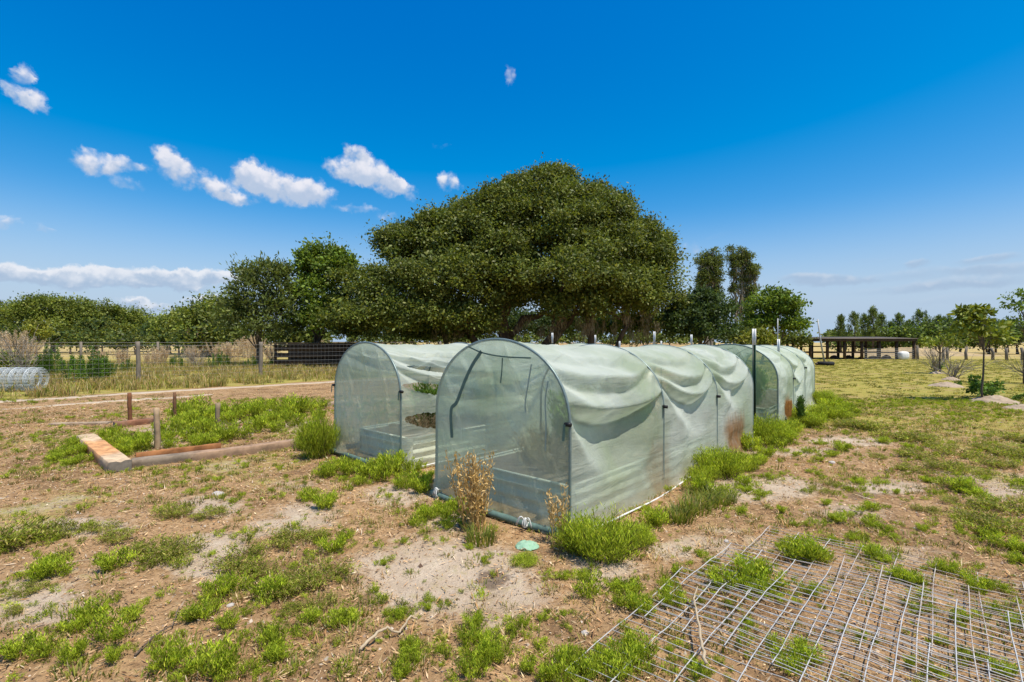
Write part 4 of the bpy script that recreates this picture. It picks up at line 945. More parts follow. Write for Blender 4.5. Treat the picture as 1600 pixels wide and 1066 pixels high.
# the great oak
OB = ((815 - CX) / F * 33, 33.)
OL = [(850, 392, 146, 88, 0, .8), (850, 330, 92, 46, 0, .9), (780, 345, 60, 40, -1, .9), (918, 340, 58, 40, 0, .9), (720, 366, 56, 40, -1, .9), (970, 372, 56, 42, 0, .9), (850, 291, 46, 20, 0, 1), (772, 354, 62, 44, -1, 1), (932, 350, 60, 44, 0, 1), (690, 384, 58, 40, -1, 1), (632, 388, 34, 27, 0, 1), (650, 400, 50, 34, -1.5, 1), (985, 402, 60, 56, 0, 1), (1016, 382, 32, 28, 1, 1), (1030, 428, 32, 48, 0, 1), (1036, 472, 30, 40, 0, 1),
      (880, 440, 100, 50, -4.5, .8), (960, 455, 80, 50, -2, .9), (765, 430, 70, 48, -3.5, .8), (690, 440, 80, 50, -4.5, .8), (620, 450, 60, 42, -4, .9), (570, 455, 50, 38, -3, .9), (590, 495, 66, 36, -5, .8), (540, 500, 38, 34, -3, 1), (660, 498, 70, 34, -5, .8), (730, 500, 46, 30, -4.5, .8), (900, 482, 60, 26, -3, .9), (985, 475, 50, 30, -1, .9), (830, 470, 70, 30, 1, .8), (800, 455, 60, 34, -2, .8), (930, 462, 60, 34, 1, .8), (850, 400, 110, 50, 2, .6), (760, 420, 80, 40, 2, .6), (690, 410, 70, 40, 2, .6), (940, 420, 80, 40, 2, .6), (630, 490, 60, 30, 1, .7), (590, 515, 60, 20, 0, .7), (690, 520, 60, 16, 0, .7), (720, 470, 60, 40, -4.5, .7)]
ro = R(75)
for l in list(OL[:12]):
    for _ in range(4):
        a_ = -2.9 + 2.6 * ro.rand(); k_ = .86 + .18 * ro.rand(); OL.append((l[0] + l[2] * k_ * math.cos(a_), l[1] + l[3] * k_ * math.sin(a_), 8 + 9 * ro.rand(), 7 + 8 * ro.rand(), l[4] + 3 * (ro.rand() - .5), 1))
for _ in range(26):
    a_ = 6.283 * ro.rand(); d_ = ro.rand() ** .5; OL.append((820 + 190 * d_ * math.cos(a_), 400 + 85 * d_ * math.sin(a_), 16 + 14 * ro.rand(), 11 + 8 * ro.rand(), -5.2 - 1.4 * ro.rand() + 3.6 * d_, 1))
ol = pl(OL, 33, OB)
oak = thing('oak_tree', 'huge spreading live oak with broad rounded crown, behind the tunnels', 'tree', (OB[0], OB[1], 0))
r = R(71); tb = MB()
for (bx, by, rr, tx, tz) in ((0, 0, .62, -1.2, 2.2), (1.3, .4, .5, 2.6, 2.3), (-2.0, -.6, .34, -3.4, 2.0), (3.6, .5, .36, 4.4, 2.6), (6.4, .2, .22, 7.0, 2.6), (-4.6, -.5, .2, -5.2, 2.4)):
    k = np.linspace(0, 1, 8)[:, None]; a = np.array([bx, by, -.2]); b = np.array([tx, by - .3, tz]); P = a + (b - a) * k + np.array([.25, 0, 0]) * np.sin(k * 3.1) * r.randn()
    tube(tb, P, rr * (1 - .35 * k[:, 0]) * (1 + .7 * np.exp(-k[:, 0] / .12)), 10)
    for l in sorted(ol, key=lambda l: abs(l[0] - tx) + .3 * abs(l[2] - 5))[:6]:
        limb(tb, r, P[-1] - (0, 0, .15), l[:3], rr * .3, .04, .12, 10)
for (a, b) in (((-1.2, -.6, 2.3), (-4.5, -2, 2.5)), ((-.8, -.4, 2.0), (2.2, -2, 3.2)), ((-3.2, -1, 2.2), (-7, -3, 3.2)), ((2.6, 0, 2.3), (6.2, -1.5, 3.0))): limb(tb, r, a, b, .26, .09, .35, 12)
tb.build('trunk', M['bark'], oak, True)
crown_mb(72, ol, OAK, .17, 2.5, 150, .55, up=.55, asp=.52, fill=.5).build('crown', M['leaf'], oak, False, True)
mp = [(-5.5 + 12 * r.rand(), -2.2 + 2.5 * r.rand() - 1.2, 2.2 + 1.5 * r.rand()) for _ in range(46)] + [(6 + 3.2 * r.rand(), -1.5 + 3 * r.rand(), 2.2 + 2 * r.rand()) for _ in range(18)]
moss_mb(73, mp, 1.15, 60, .035).build('hanging_moss', M['moss'], oak, False, True)

b = ((500 - CX) / F * 31, 31.)
tree('leafy_tree', 'bright green upright bushy tree left of the great oak', b, pl([(500, 420, 34, 36, 0, 1), (478, 432, 26, 34, 0, 1), (528, 425, 24, 34, 0, 1), (505, 398, 20, 18, 0, 1), (482, 404, 14, 16, 0, 1), (535, 408, 12, 18, 0, 1), (495, 465, 46, 36, 0, 1), (490, 505, 40, 30, -1, 1), (515, 490, 36, 34, 0, 1)], 31, b), LIVE, .18, 2.6, 110, .45, .2, 300, bark='bark', up=.4, asp=.6)
b = ((403 - CX) / F * 30, 30.)
tree('feathery_tree', 'wispy olive-green tree with thin upright sprays left of the bright bushy tree', b, pl([(408, 440, 24, 28, 0, 1), (385, 455, 24, 24, 0, 1), (430, 452, 22, 26, 0, 1), (400, 485, 46, 30, 0, 1), (440, 490, 30, 30, 0, 1), (375, 490, 30, 28, 0, 1), (410, 515, 50, 20, 0, 1), (436, 428, 9, 14, 0, 1), (380, 430, 9, 16, 0, 1), (412, 418, 8, 12, 0, 1), (355, 500, 26, 22, 1, 1)], 30, b), FEATH, .22, 3.2, 66, .5, .14, 310, up=.1, asp=.34, droop=-.5)
# left background woods
for i, (px, top, w, Y, lb, pal) in enumerate(((12, 470, 34, 74, 'dark oak at the far left end of the tree line', OAK), (82, 460, 50, 72, 'broad oak with sky showing under its crown, second in the far left tree line', OAK), (148, 468, 40, 74, 'oak third from the left in the distant left tree line', OAK), (195, 482, 36, 76, 'low rounded oak at the right end of the far left tree line', OAK),
                                              (250, 496, 26, 84, 'small distant tree in the dip of the left tree line', OAK), (288, 484, 34, 62, 'mid-distance oak right of the dip in the left tree line', OAK), (330, 466, 44, 52, 'tall oak behind the tan plume grass on the left', OAK), (262, 505, 30, 66, 'low bushy tree below the dip in the left tree line', DEEP))):
    b = ((px - CX) / F * Y, Y); bot = 530; h = bot - top; w_ = w * 1.15; bot2 = HY + F * EYE / Y
    L = [(px, top + .36 * h, w_ * .8, h * .34, 0, .8), (px - w_ * .5, top + .48 * h, w_ * .6, h * .32, -1, .8), (px + w_ * .5, top + .5 * h, w_ * .6, h * .32, 0, .8), (px + w_ * .15, top + .2 * h, w_ * .5, h * .2, 0, .8), (px - w_ * .1, top + .74 * h, w_ * .9, h * .28, -1.5, .7), (px - w_ * .4, top + .95 * h, w_ * .7, h * .24, -1, .7), (px + w_ * .4, top + .95 * h, w_ * .7, h * .24, 0, .7), (px + w_ * .7, top + .75 * h, w_ * .4, h * .18, -1, .8)]
    c_ = [(a_[0] * 1.25, a_[1] * 1.25, a_[2] * 1.1) for a_ in pal]
    tree('oak_tree', lb, b, pl(L, Y, b), c_, .24, .8, 130, .8, .4, 320 + 5 * i, group='trees of the left tree line', up=.6, asp=.6)
b = ((57 - CX) / F * 48, 48.)
tree('yellow_tree', 'small yellow-green rounded tree in front of the left tree line', b, pl([(57, 512, 15, 10, 0, 1), (50, 517, 9, 9, 0, 1), (66, 520, 9, 9, 0, 1)], 48, b), YEL, .2, 2.4, 60, .35, .12, 370)
for i, (px, py, w, h, Y) in enumerate(((10, 530, 34, 20, 66), (110, 530, 38, 19, 64), (160, 532, 44, 19, 62), (212, 532, 38, 19, 60), (330, 530, 50, 26, 50), (280, 532, 40, 20, 56), (462, 528, 38, 30, 36), (150, 508, 20, 14, 66))):
    b = ((px - CX) / F * Y, Y)
    tree('shrub', ['dark shrub at the left edge under the far oaks', 'shrub below the gap between second and third far oaks', 'wide shrub under the third far oak', 'shrub at the right end below the far oaks', 'tall dark shrub under the oak with plume grass before it', 'shrub under the mid-distance oak', 'dense shrub between wispy tree and bright bushy tree', 'pale green shrub standing against the third far oak'][i], b, pl([(px, py, w * .7, h, 0, .7), (px - w * .6, py + 4, w * .5, h * .7, 0, .7), (px + w * .6, py + 3, w * .5, h * .75, 0, .7)], Y, b), DEEP + OAK, .34, 1.0, 55, .7, .12, 380 + 5 * i, 'shrub', 'shrubs under the left tree line')
# right of the oak
b = ((1096 - CX) / F * 34, 34.)
tree('dark_tree', 'dark round bushy tree between the oak and the bare cypress trunks', b, pl([(1096, 490, 42, 30, 0, 1), (1070, 500, 30, 28, -1, 1), (1122, 498, 28, 30, 0, 1), (1098, 470, 28, 16, 0, 1), (1095, 520, 50, 18, -1, .8), (1132, 520, 18, 16, 0, 1)], 34, b), DEEP, .18, 2.6, 110, .45, .22, 430, up=.6, asp=.6)
b = ((1210 - CX) / F * 38, 38.)
tree('leafy_tree', 'round bright green tree right of the cypress trunks', b, pl([(1210, 480, 36, 24, 0, 1), (1190, 490, 24, 22, 0, 1), (1232, 488, 20, 24, 0, 1), (1212, 463, 22, 11, 0, 1), (1212, 508, 42, 16, 0, 1), (1238, 514, 17, 11, 0, 1), (1178, 505, 20, 16, 0, 1)], 38, b), LIVE, .19, 2.2, 95, .45, .2, 440, up=.4, asp=.6)
for i, (px, py, w, h, Y, lb, pal) in enumerate(((1008, 503, 40, 28, 36, 'yellow-green bushy growth under the right side of the oak', YEL + LIVE), (1045, 505, 26, 24, 37, 'olive bush between the oak and the dark round tree', YEL + OAK), (955, 510, 40, 22, 38, 'green bush beyond the oak trunk, behind the white tips', LIVE), (1160, 525, 24, 13, 36, 'brownish brush at the foot of the bare cypress trunks', FEATH), (1190, 527, 14, 8, 34, 'small yellow bush under the round bright tree', YEL), (1245, 527, 22, 7, 44, 'low bush at the left end of the shed', OAK), (900, 508, 60, 28, 46, 'bush in deep shade behind the oak trunk', DEEP), (800, 508, 70, 30, 46, 'wide dark bush in the shade behind the oak, left of the trunk', DEEP), (600, 512, 80, 26, 46, 'dark bush far behind the left boughs of the oak', DEEP), (690, 508, 70, 30, 44, 'dark bush behind the left boughs of the oak', DEEP))):
    b = ((px - CX) / F * Y, Y)
    tree('shrub', lb, b, pl([(px, py, w * .7, h, 0, .8), (px - w * .55, py + 6, w * .5, h * .7, 0, .8), (px + w * .5, py + 5, w * .5, h * .75, 0, .8)], Y, b), pal, .22, 3.4, 70, .5, .1, 450 + 5 * i, 'shrub')
def cypress(label, px, Y, stems, seed, dens, group='moss-hung cypress trees'):
    r = R(seed); b = ((px - CX) / F * Y, Y); root = thing('cypress_tree', label, 'tree', (b[0], b[1], 0), 0, group); tb = MB(); L = []; mo = []
    for (sx_, top, r0, tuftw) in stems:
        x, z = at(sx_, top, Y); x -= b[0]
        k = np.linspace(0, 1, 10)[:, None]; P = np.array([x * .55, 0, -.2]) + np.array([x * .45, 0, z + .1]) * k + r.randn(10, 3) * .06; tube(tb, P, r0 * (1 - .8 * k[:, 0]), 8)
        nb = int(26 * dens)
        for q in range(nb):
            f = .42 + .58 * (q + r.rand()) / nb; c = P[0] + (P[-1] - P[0]) * f; a = r.rand() * 6.28; wl = tuftw * (.35 + .65 * r.rand()) * (1.1 - .55 * f)
            e = c + np.array([math.cos(a) * wl, math.sin(a) * wl, -.15 * wl]); tube(tb, [c, (c + e) / 2 + [0, 0, .1], e], [.05, .03, .015], 5)
            if r.rand() < .1 + .75 * f ** 1.5: L.append((e[0], e[1], e[2] + .12, .36 * dens, .36 * dens, .30))
            for _ in range(2): mo.append(tuple(c + (e - c) * r.rand() + r.randn(3) * .12))
    tb.build('trunk', M['palebark'], root, True)
    crown_mb(seed + 1, L, [(.14, .17, .035), (.11, .14, .03), (.17, .20, .045)], .22, 1.6, 34, .30, up=.2, asp=.3).build('crown', M['leaf'], root, False, True)
    moss_mb(seed + 2, mo, 1.6, 20, .09).build('hanging_moss', M['moss'], root, False, True)
cypress('dense moss-hung cypress with a full crown right of the oak', 1109, 52, [(1104, 396, .2, 1.05), (1113, 392, .2, 1.1), (1119, 402, .16, .9), (1098, 405, .18, .9)], 500, 1.1)
cypress('gaunt moss-hung cypress with split bare trunks', 1156, 52, [(1147, 390, .24, .5), (1159, 389, .28, .65), (1180, 414, .16, .8), (1170, 400, .16, .6)], 510, .75)
# pines and far trees on the right
def pine(px, top, Y, w, label, seed, group='young pines beyond the shed'):
    r = R(seed); b = ((px - CX) / F * Y, Y); root = thing('pine_tree', label, 'tree', (b[0], b[1], 0), 0, group)
    H = (HY - top) / F * Y + EYE; tb = MB(); tube(tb, [[0, 0, -.2], [.05 * H * r.randn() * .3, 0, H * .5], [0, 0, H * .97]], [.11 + .01 * H, .08, .02], 7); mb = MB(); W_ = 1.35 * w / F * Y
    for q in range(26):
        f = .18 + .8 * (q / 25.); z = H * f; wl = W_ * (1.05 - .8 * f) * (.5 + .7 * r.rand()) + .1; a = q * 2.4 + r.rand()
        e = np.array([math.cos(a) * wl, math.sin(a) * wl, z + .25 * wl]); tube(tb, [[0, 0, z], e * [.6, .6, 1] - [0, 0, .2 * wl], e], [.035, .025, .012], 4)
        for c, hh in ((e, .55), (e * [.55, .55, 1] - [0, 0, .1 * wl], .4)):
            m = 44; k_ = r.rand(m); P = c + np.stack([r.randn(m) * .10, r.randn(m) * .10, k_ * hh], 1) * (.7 + .06 * H)
            leaves(mb, P, r.randn(m, 3) * .5 + [0, 0, 1.1], r.randn(m, 3), .36 * (.6 + .6 * r.rand(m)), .06, pick(r, PINE, m) * (1 + .2 * r.randn()))
    m = 90; leaves(mb, np.array([0, 0, H * .93]) + r.randn(m, 3) * [.12, .12, .25], unit(r.randn(m, 3) * .5 + [0, 0, 1]), r.randn(m, 3), .5, .07, pick(r, PINE, m))
    tb.build('trunk', M['bark'], root, True); mb.build('crown', M['leaf'], root, False, True)
for i, (px, top, Y, w, lb) in enumerate(((1314, 498, 68, 6, 'leftmost thin young pine above the shed roof'), (1335, 494, 66, 11, 'young pine second from the left above the shed roof'), (1352, 497, 68, 9, 'young pine third from the left above the shed roof'), (1364, 486, 66, 11, 'tallest young pine above the shed roof'), (1377, 496, 67, 8, 'slim pine right of the tallest above the shed roof'), (1394, 508, 72, 9, 'short pine above the right part of the shed roof'), (1405, 496, 70, 10, 'pine above the right end of the shed roof'), (1437, 490, 70, 14, 'broad pointed pine right of the shed'), (1420, 506, 74, 10, 'short pine left of the broad pointed one'), (1452, 506, 72, 12, 'short pine right of the broad pointed one'), (1467, 499, 70, 12, 'pine standing behind the dead shrubs'), (1482, 500, 70, 12, 'pine left of the near sapling'), (1556, 505, 70, 14, 'pine right of the near sapling'), (1542, 508, 72, 12, 'pine just behind the near sapling'), (1575, 508, 72, 12, 'pine at the left of the right edge tree'))):
    pine(px, top, Y, w, lb, 520 + 3 * i)
for i, (px, py, w, h, Y, lb) in enumerate(((1420, 522, 44, 16, 66, 'low dark tree right behind the shed'), (1462, 520, 46, 18, 64, 'rounded tree behind the first dead shrub'), (1500, 519, 44, 18, 64, 'rounded tree behind the sapling row'), (1545, 521, 50, 17, 64, 'dark low tree behind the near sapling'), (1590, 518, 44, 20, 62, 'dark low tree at the right edge'), (1385, 526, 40, 12, 70, 'low tree above the right half of the shed roof'), (1335, 527, 44, 9, 74, 'low tree above the middle of the shed roof'))):
    b = ((px - CX) / F * Y, Y)
    tree('broad_tree', lb, b, pl([(px, py, w * .7, h, 0, .7), (px - w * .55, py + 3, w * .55, h * .8, 0, .7), (px + w * .55, py + 3, w * .5, h * .8, 0, .7), (px, py + 14, w * .9, h * .7, -.5, .6)], Y, b), PINE + LIVE + DEEP, .3, 1.1, 50, .7, .15, 580 + 5 * i, group='low trees behind the shed and saplings')
# the woods on the far horizon read as one mass
r = R(600); L = []
for x in np.arange(-420, 620, 9): L.append((x + r.randn() * 3, 300 + 20 * r.randn(), 2.2 + 1.2 * r.rand(), 8, 5, 3.4 + 1.6 * r.rand()))
tag(crown_mb(601, L, PINE + OAK, 1.3, .07, 60, 2.2, up=.5, asp=.7).build('woods', M['leaf'], None, False, True), None, None, None, 'stuff')
# row of planted saplings on the right, with brush at their feet
def sapling(label, px, foot, lob, pal, seed, r0=.028, bare=0, group='young planted trees in the row on the right', lp=26, leaf=.12):
    Y = F * EYE / (foot - HY); b = ((px - CX) / F * Y, Y); l = pl(lob, Y, b)
    root = thing('sapling', label, 'young tree', (b[0], b[1], float(hz(*b))), 0, group); r = R(seed); tb = MB()
    top = max(q[2] for q in l); k = np.linspace(0, 1, 7)[:, None]; P = np.array([0, 0, -.05]) + np.array([.05, 0, top * .9]) * k + r.randn(7, 3) * .012; tube(tb, P, r0 * (1 - .6 * k[:, 0]), 7)
    for q in l:
        for _ in range(5): limb(tb, r, P[r.randint(4, 7)], np.array(q[:3]) + unit(r.randn(3)) * np.array(q[3:]) * .7, r0 * .26, r0 * .08, .1, 6)
    tb.build('trunk', M['bark'], root, True)
    crown_mb(seed + 1, l, pal, leaf, 1.9, lp, .16, up=.5, asp=.5, fill=.2).build('crown', M['leaf'], root, False, True); return root
SAP = [(.22, .26, .03), (.28, .30, .04), (.16, .21, .03)]
sapling('thin sapling with yellow-green crown rising from the round green bush', 1535, 627, [(1518, 500, 20, 18, 0, 1), (1508, 515, 14, 14, 0, 1), (1540, 520, 24, 16, 0, 1), (1510, 488, 9, 7, 0, 1), (1530, 490, 11, 10, 0, 1), (1558, 528, 10, 10, 0, 1)], SAP, 620)
sapling('leafy sapling crown cut by the right edge of the photo', 1600, 600, [(1590, 480, 20, 24, 0, 1), (1600, 462, 14, 14, 0, 1), (1606, 500, 26, 22, 0, 1), (1580, 505, 14, 10, 0, 1)], [(.14, .21, .03), (.18, .25, .03)], 630, .045, lp=26, leaf=.11)
sapling('wide low crown sapling in the row, behind the first dead shrub', 1468, 584, [(1465, 530, 20, 9, 0, 1), (1480, 536, 16, 9, 0, 1), (1452, 536, 12, 7, 0, 1)], SAP, 640, .05, lp=30, leaf=.13)
bushk = Kit('green_bush', [crown_mb(650, [(0, 0, .3, .5, .5, .3), (.3, .1, .2, .3, .3, .2), (-.3, -.1, .25, .3, .3, .22)], [(.11, .19, .03), (.14, .23, .03), (.08, .14, .025)], .10, 10, 40, .10)], M['leaf'])
for px, foot, w, lb in ((1535, 622, 66, 'round dark green bush on a sand mound at the foot of the thin sapling'), (1464, 578, 26, 'dark green bush beside the first dead shrub'), (1498, 603, 15, 'small upright green bush at the second sand mound'), (1604, 628, 30, 'dark green bush at the right edge of the photo')):
    x, y = gp(px, foot); place(bushk, 0, x, y, w * y / F * .8, lb, 'bush', None)
def bare(label, px, foot, w, h, seed):
    x, y = gp(px, foot); r = R(seed); mb = MB(); s = y / F
    for _ in range(34):
        e = np.array([r.randn() * .33 * w * s, r.randn() * .3 * w * s, h * s * (.4 + .6 * r.rand())]); P = limb(mb, r, (r.randn() * .06, r.randn() * .06, 0), e, .012, .004, .15, 6)
        for _ in range(3): limb(mb, r, P[r.randint(2, 5)], e + r.randn(3) * .16 * h * s, .006, .0025, .1, 4)
    root = tag(mb.build('dead_shrub', M['palebark'], None, True, False, (x, y, float(hz(x, y)))), label, 'dead shrub')
bare('bare twiggy shrub beside the dark green bush in the sapling row', 1462, 580, 44, 40, 660); bare('bare low spreading shrub at the second sand mound', 1490, 592, 50, 34, 662); bare('bare leaning branch shrub at the right edge', 1612, 600, 50, 50, 664)
def mound(px, py, w, hgt, seed):
    x, y = gp(px, py); W_ = w * y / F; n = 40; a = np.linspace(-1, 1, n); gx, gy = np.meshgrid(a, a, indexing='ij'); rr = np.hypot(gx, gy)
    X_ = x + gx * W_ / 2; Y_ = y + gy * W_ / 2 * 1.1
    z = hz(X_, Y_) + hgt * np.exp(-(rr * 1.6) ** 2 * 1.2) * (.6 + .8 * fbm(gx * 3, gy * 3, seed)) + (fbm(gx * 9, gy * 9, seed + 1) - .5) * hgt * .5 * np.exp(-rr ** 2 * 2) - .05 * sstep(.75, 1.05, rr + .3 * fbm(gx * 4, gy * 4, seed))
    mb = MB(); mb.add(np.stack([X_, Y_, z], -1).reshape(-1, 3), grid_q(n, n)); tag(mb.build('sand_mound', M['sandm2'], None, True), None, None, None, 'structure')
M['sandm2'] = plain('mound_sand', (.42, .33, .23), 1, 0, .4, 7, bump=.8, c2=(.28, .20, .13))
mound(1555, 628, 80, .16, 1); mound(1478, 604, 56, .14, 2); mound(1485, 594, 30, .14, 5); mound(1463, 584, 26, .14, 3); mound(1597, 640, 60, .1, 4)

# ------------------------------------------------------------------ left fence, weeds along it
FP = [(-25.0, 11.0), (-21.3, 13.65), (-17.6, 16.2), (-14.1, 18.7), (-10.7, 21.1), (-7.2, 23.6), (-3.7, 26.1)]
fence = thing('wire_fence', 'grey timber post and wire mesh fence beyond the sand track', 'fence', (FP[3][0], FP[3][1], 0))
def rel(p, o): return np.array([p[0] - o[0], p[1] - o[1]])
for i, p in enumerate(FP):
    r = R(700 + i); q = rel(p, FP[3]); mb = MB(); k = np.linspace(0, 1, 9)[:, None]
    P = np.array([q[0], q[1], -.1]) + np.array([.08 * r.randn() * .5, 0, 1.62]) * k + r.randn(9, 3) * .008
    tube(mb, P, .075 * (1 + .06 * r.randn(9)), 10); mb.build('fence_post', M['post'], fence, True)
wm = MB()
for a, b in zip(FP[:-1], FP[1:]):
    a, b = rel(a, FP[3]), rel(b, FP[3])
    for z in (.12, .25, .4, .55, .72, .9, 1.08, 1.25, 1.4): tube(wm, [[*a, z], [*((a + b) / 2), z - .02], [*b, z]], .0026, 4, None, False)
    for k in np.linspace(0, 1, 27)[:-1]:
        p = a + (b - a) * k; tube(wm, [[*p, .1], [*p, 1.4]], .002, 4, None, False)
wm.build('wire_mesh', M['fencewire'], fence)
# pasture fence far off on the left: rails on posts
ff = thing('rail_fence', 'long brown rail fence across the far left pasture', 'fence', (-70, 84, 0)); mb = MB()
a, b = np.array([-50, -6.]), np.array([62., 8.])
for z in (1.52, 1.0): tube(mb, [[*a, z], [*b, z]], .07, 6)
mb.build('rail', M['darkwood'], ff)
for k in np.linspace(0, 1, 30):
    p = a + (b - a) * k; mb = MB(); tube(mb, [[*p, -.1], [*p, 1.6]], .09, 7); mb.build('fence_post', M['darkwood'], ff, True)
cr = thing('wire_fence', 'second wire fence with dark posts farther out behind the plume grass', 'fence', (-28, 40, 0)); wm = MB(); L = [(-20 + 4.6 * i, -7 + 2.1 * i) for i in range(9)]
for i, p in enumerate(L): mb = MB(); tube(mb, [[*p, -.1], [*p, 1.55]], .09, 8); mb.build('fence_post', M['post'], cr, True)
for a, b in zip(L[:-1], L[1:]):
    for z in (.4, .8, 1.2, 1.48): tube(wm, [[*a, z], [*b, z]], .009, 4, None, False)
wm.build('fence_wire', M['fencewire'], cr)
def spires(seed, rad_, n, per, pal):
    r = R(seed); mb = MB()
    for q in range(n):
        a = r.rand() * 6.283; d = rad_ * math.sqrt(r.rand()); b = np.array([math.cos(a) * d, math.sin(a) * d, 0]); H = (1 - .45 * (d / rad_) ** 2) * (.72 + .28 * r.rand()); tip = b * 1.15 + np.array([r.randn() * .03, r.randn() * .03, H])
        tube(mb, [b, tip], [.012, .004], 4, (.10, .12, .04), False); k = r.rand(per); w = .085 * (1.05 - k) ** .7
        aa = r.rand(per) * 6.283; P = b + (tip - b) * k[:, None] + np.stack([np.cos(aa) * w * r.rand(per), np.sin(aa) * w * r.rand(per), 0 * aa], 1)
        leaves(mb, P, np.stack([np.cos(aa), np.sin(aa), .5 + .9 * r.rand(per)], 1), r.randn(per, 3) + [0, 0, .6], .075 * (.6 + .7 * r.rand(per)), .018, pick(r, pal, per) * (1 + .2 * r.randn()))
    return mb
spire = Kit('tall_green_weed', [spires(710 + i, .45, 15, 230, [(.11, .20, .03), (.15, .25, .035), (.08, .15, .025)]) for i in range(3)], M['weed'])
for i, (px, foot, top, lb) in enumerate(((140, 596, 542, 'widest dark green spired weed clump by the left fence'), (122, 592, 556, 'shorter spires at the left flank of the widest spired clump'), (160, 590, 552, 'shorter spires at the right flank of the widest spired clump'), (78, 588, 540, 'paired tall dark spires right of the wire roll'), (88, 588, 538, 'thin dark spire beside the paired spires'), (198, 582, 560, 'green weeds left of the left fence post'), (342, 576, 545, 'upright green weed between the two fence posts'), (392, 576, 555, 'bright green weed touching the right fence post'), (440, 574, 562, 'row of green weeds right of the right fence post'), (275, 576, 552, 'green weed at the foot of the distant dark post'), (512, 572, 552, 'leafy weed beside the left tunnel, beyond the fence'), (425, 574, 560, 'green weed just right of the right fence post'))):
    x, y = gp(px, foot); h = (foot - top) * y / F; o = place(spire, i, x, y, h * (.9 if i else 1.2), lb, 'weed', 'tall weeds along the left fence'); o.scale.z = h * 1.05
bushy = Kit('green_bush', [crown_mb(720, [(0, 0, .45, .5, .4, .4), (.5, 0, .3, .35, .35, .3), (-.45, .1, .35, .4, .35, .32)], YEL + LIVE, .11, 8, 34, .12)], M['leaf'])
for px, foot, w, lb in ((14, 585, 60, 'yellow-green bush behind the wire roll at the left edge'), (62, 588, 34, 'yellow-green bush right behind the end of the wire roll'), (-40, 590, 60, 'yellow-green bush outside the left edge')):
    x, y = gp(px, foot); place(bushy, 0, x, y, w * y / F * .75, lb, 'bush', None)
bare('bare brown brush above the yellow-green bush at the left edge', 34, 590, 60, 72, 730); bare('grey dead brush between the two left fence posts', 308, 574, 40, 28, 732); bare('dead twigs right of the right fence post', 425, 568, 30, 34, 734)
tanp = Kit('plume_grass_clump', [plume(740 + i, .5, 1., 40, [(.56, .42, .27), (.48, .35, .21), (.62, .48, .33)], .45, 130, 14) for i in range(3)], M['straw'])
for i, (px, foot, top, lb) in enumerate(((325, 556, 504, 'tallest tan plume grass left of the right fence post'), (312, 558, 512, 'tan plume grass leaning left beside the tallest plumes'), (388, 560, 520, 'tan plume grass right behind the right fence post top'), (402, 562, 532, 'tan plumes just right of the right fence post'), (365, 566, 534, 'broad tan plume grass between the fence posts'), (345, 566, 534, 'tan plume grass behind the upright green weed'), (300, 568, 540, 'low tan plumes by the grey dead brush'), (250, 572, 540, 'pinkish tan plumes right of the left fence post'), (235, 574, 548, 'short tan plumes touching the left fence post'), (190, 574, 545, 'tan plumes left of the left fence post'), (18, 566, 516, 'brown plume grass at the left edge of the photo'), (45, 562, 530, 'brown plumes over the wire roll'), (420, 562, 540, 'tan plumes before the dark pen'), (508, 552, 530, 'rusty plumes at the right end of the dark pen'), (155, 566, 545, 'tan plumes behind the widest spired weeds'))):
    x, y = gp(px, foot); h = (foot - top) * y / F; place(tanp, i, x, y, h, lb, 'plume grass', 'tan plume grass along the left fence')
# dark low pen under the trees
pen = thing('livestock_pen', 'low dark board pen in deep shade under the trees, behind the wire fence', 'pen', (-11.2, 29, 0), rad(4))
mb = MB()
for z in (.25, .62, 1.0): box(mb, -2.6, 2.9, -.03, .02, z, z + .26)
mb.build('board_wall', M['darkwood'], pen); mb = MB(); box(mb, -2.8, 3.1, -.35, 2.3, 1.42, 1.47); mb.build('roof', M['roofm'], pen); mb = MB(); box(mb, -2.6, 2.9, 2.0, 2.06, 0, 1.42); mb.build('back_wall', M['darkwood'], pen)
for x_ in (-2.6, -1.2, .2, 1.6, 2.9): mb = MB(); box(mb, x_ - .06, x_ + .06, .025, .14, 0, 1.418); mb.build('post', M['darkwood'], pen)

# roll of wire mesh lying by the track
x0, y0 = gp(-40, 612); x1, y1 = gp(62, 611); a, b = np.array([x0, y0]), np.array([x1, y1]); ax = (b - a) / np.linalg.norm(b - a); Ln = np.linalg.norm(b - a); pr = np.array([-ax[1], ax[0]])
roll = thing('wire_roll', 'roll of galvanised wire mesh lying beside the sand track', 'wire roll', (a[0], a[1], float(hz(*a)))); RR = .37
th = np.linspace(0, 2 * math.pi * 3.6, 150); rr = RR - .012 * th / 2
for i, s in enumerate(np.linspace(.0, Ln, 10)):
    mb = MB(); p = np.stack([ax[0] * s + pr[0] * rr * np.cos(th), ax[1] * s + pr[1] * rr * np.cos(th), RR + rr * np.sin(th)], 1); tube(mb, p, .006 if i % 2 else .012, 4, None, False); mb.build('ring_wire', M['rollwire'], roll)
mb = MB()
for t_ in np.linspace(0, 2 * math.pi * 3.6, 76):
    q = RR - .012 * t_ / 2; p = np.array([pr[0] * q * math.cos(t_), pr[1] * q * math.cos(t_), RR + q * math.sin(t_)]); tube(mb, [p, p + np.array([*ax, 0]) * Ln], .004, 4, None, False)
mb.build('stay_wire', M['rollwire'], roll)

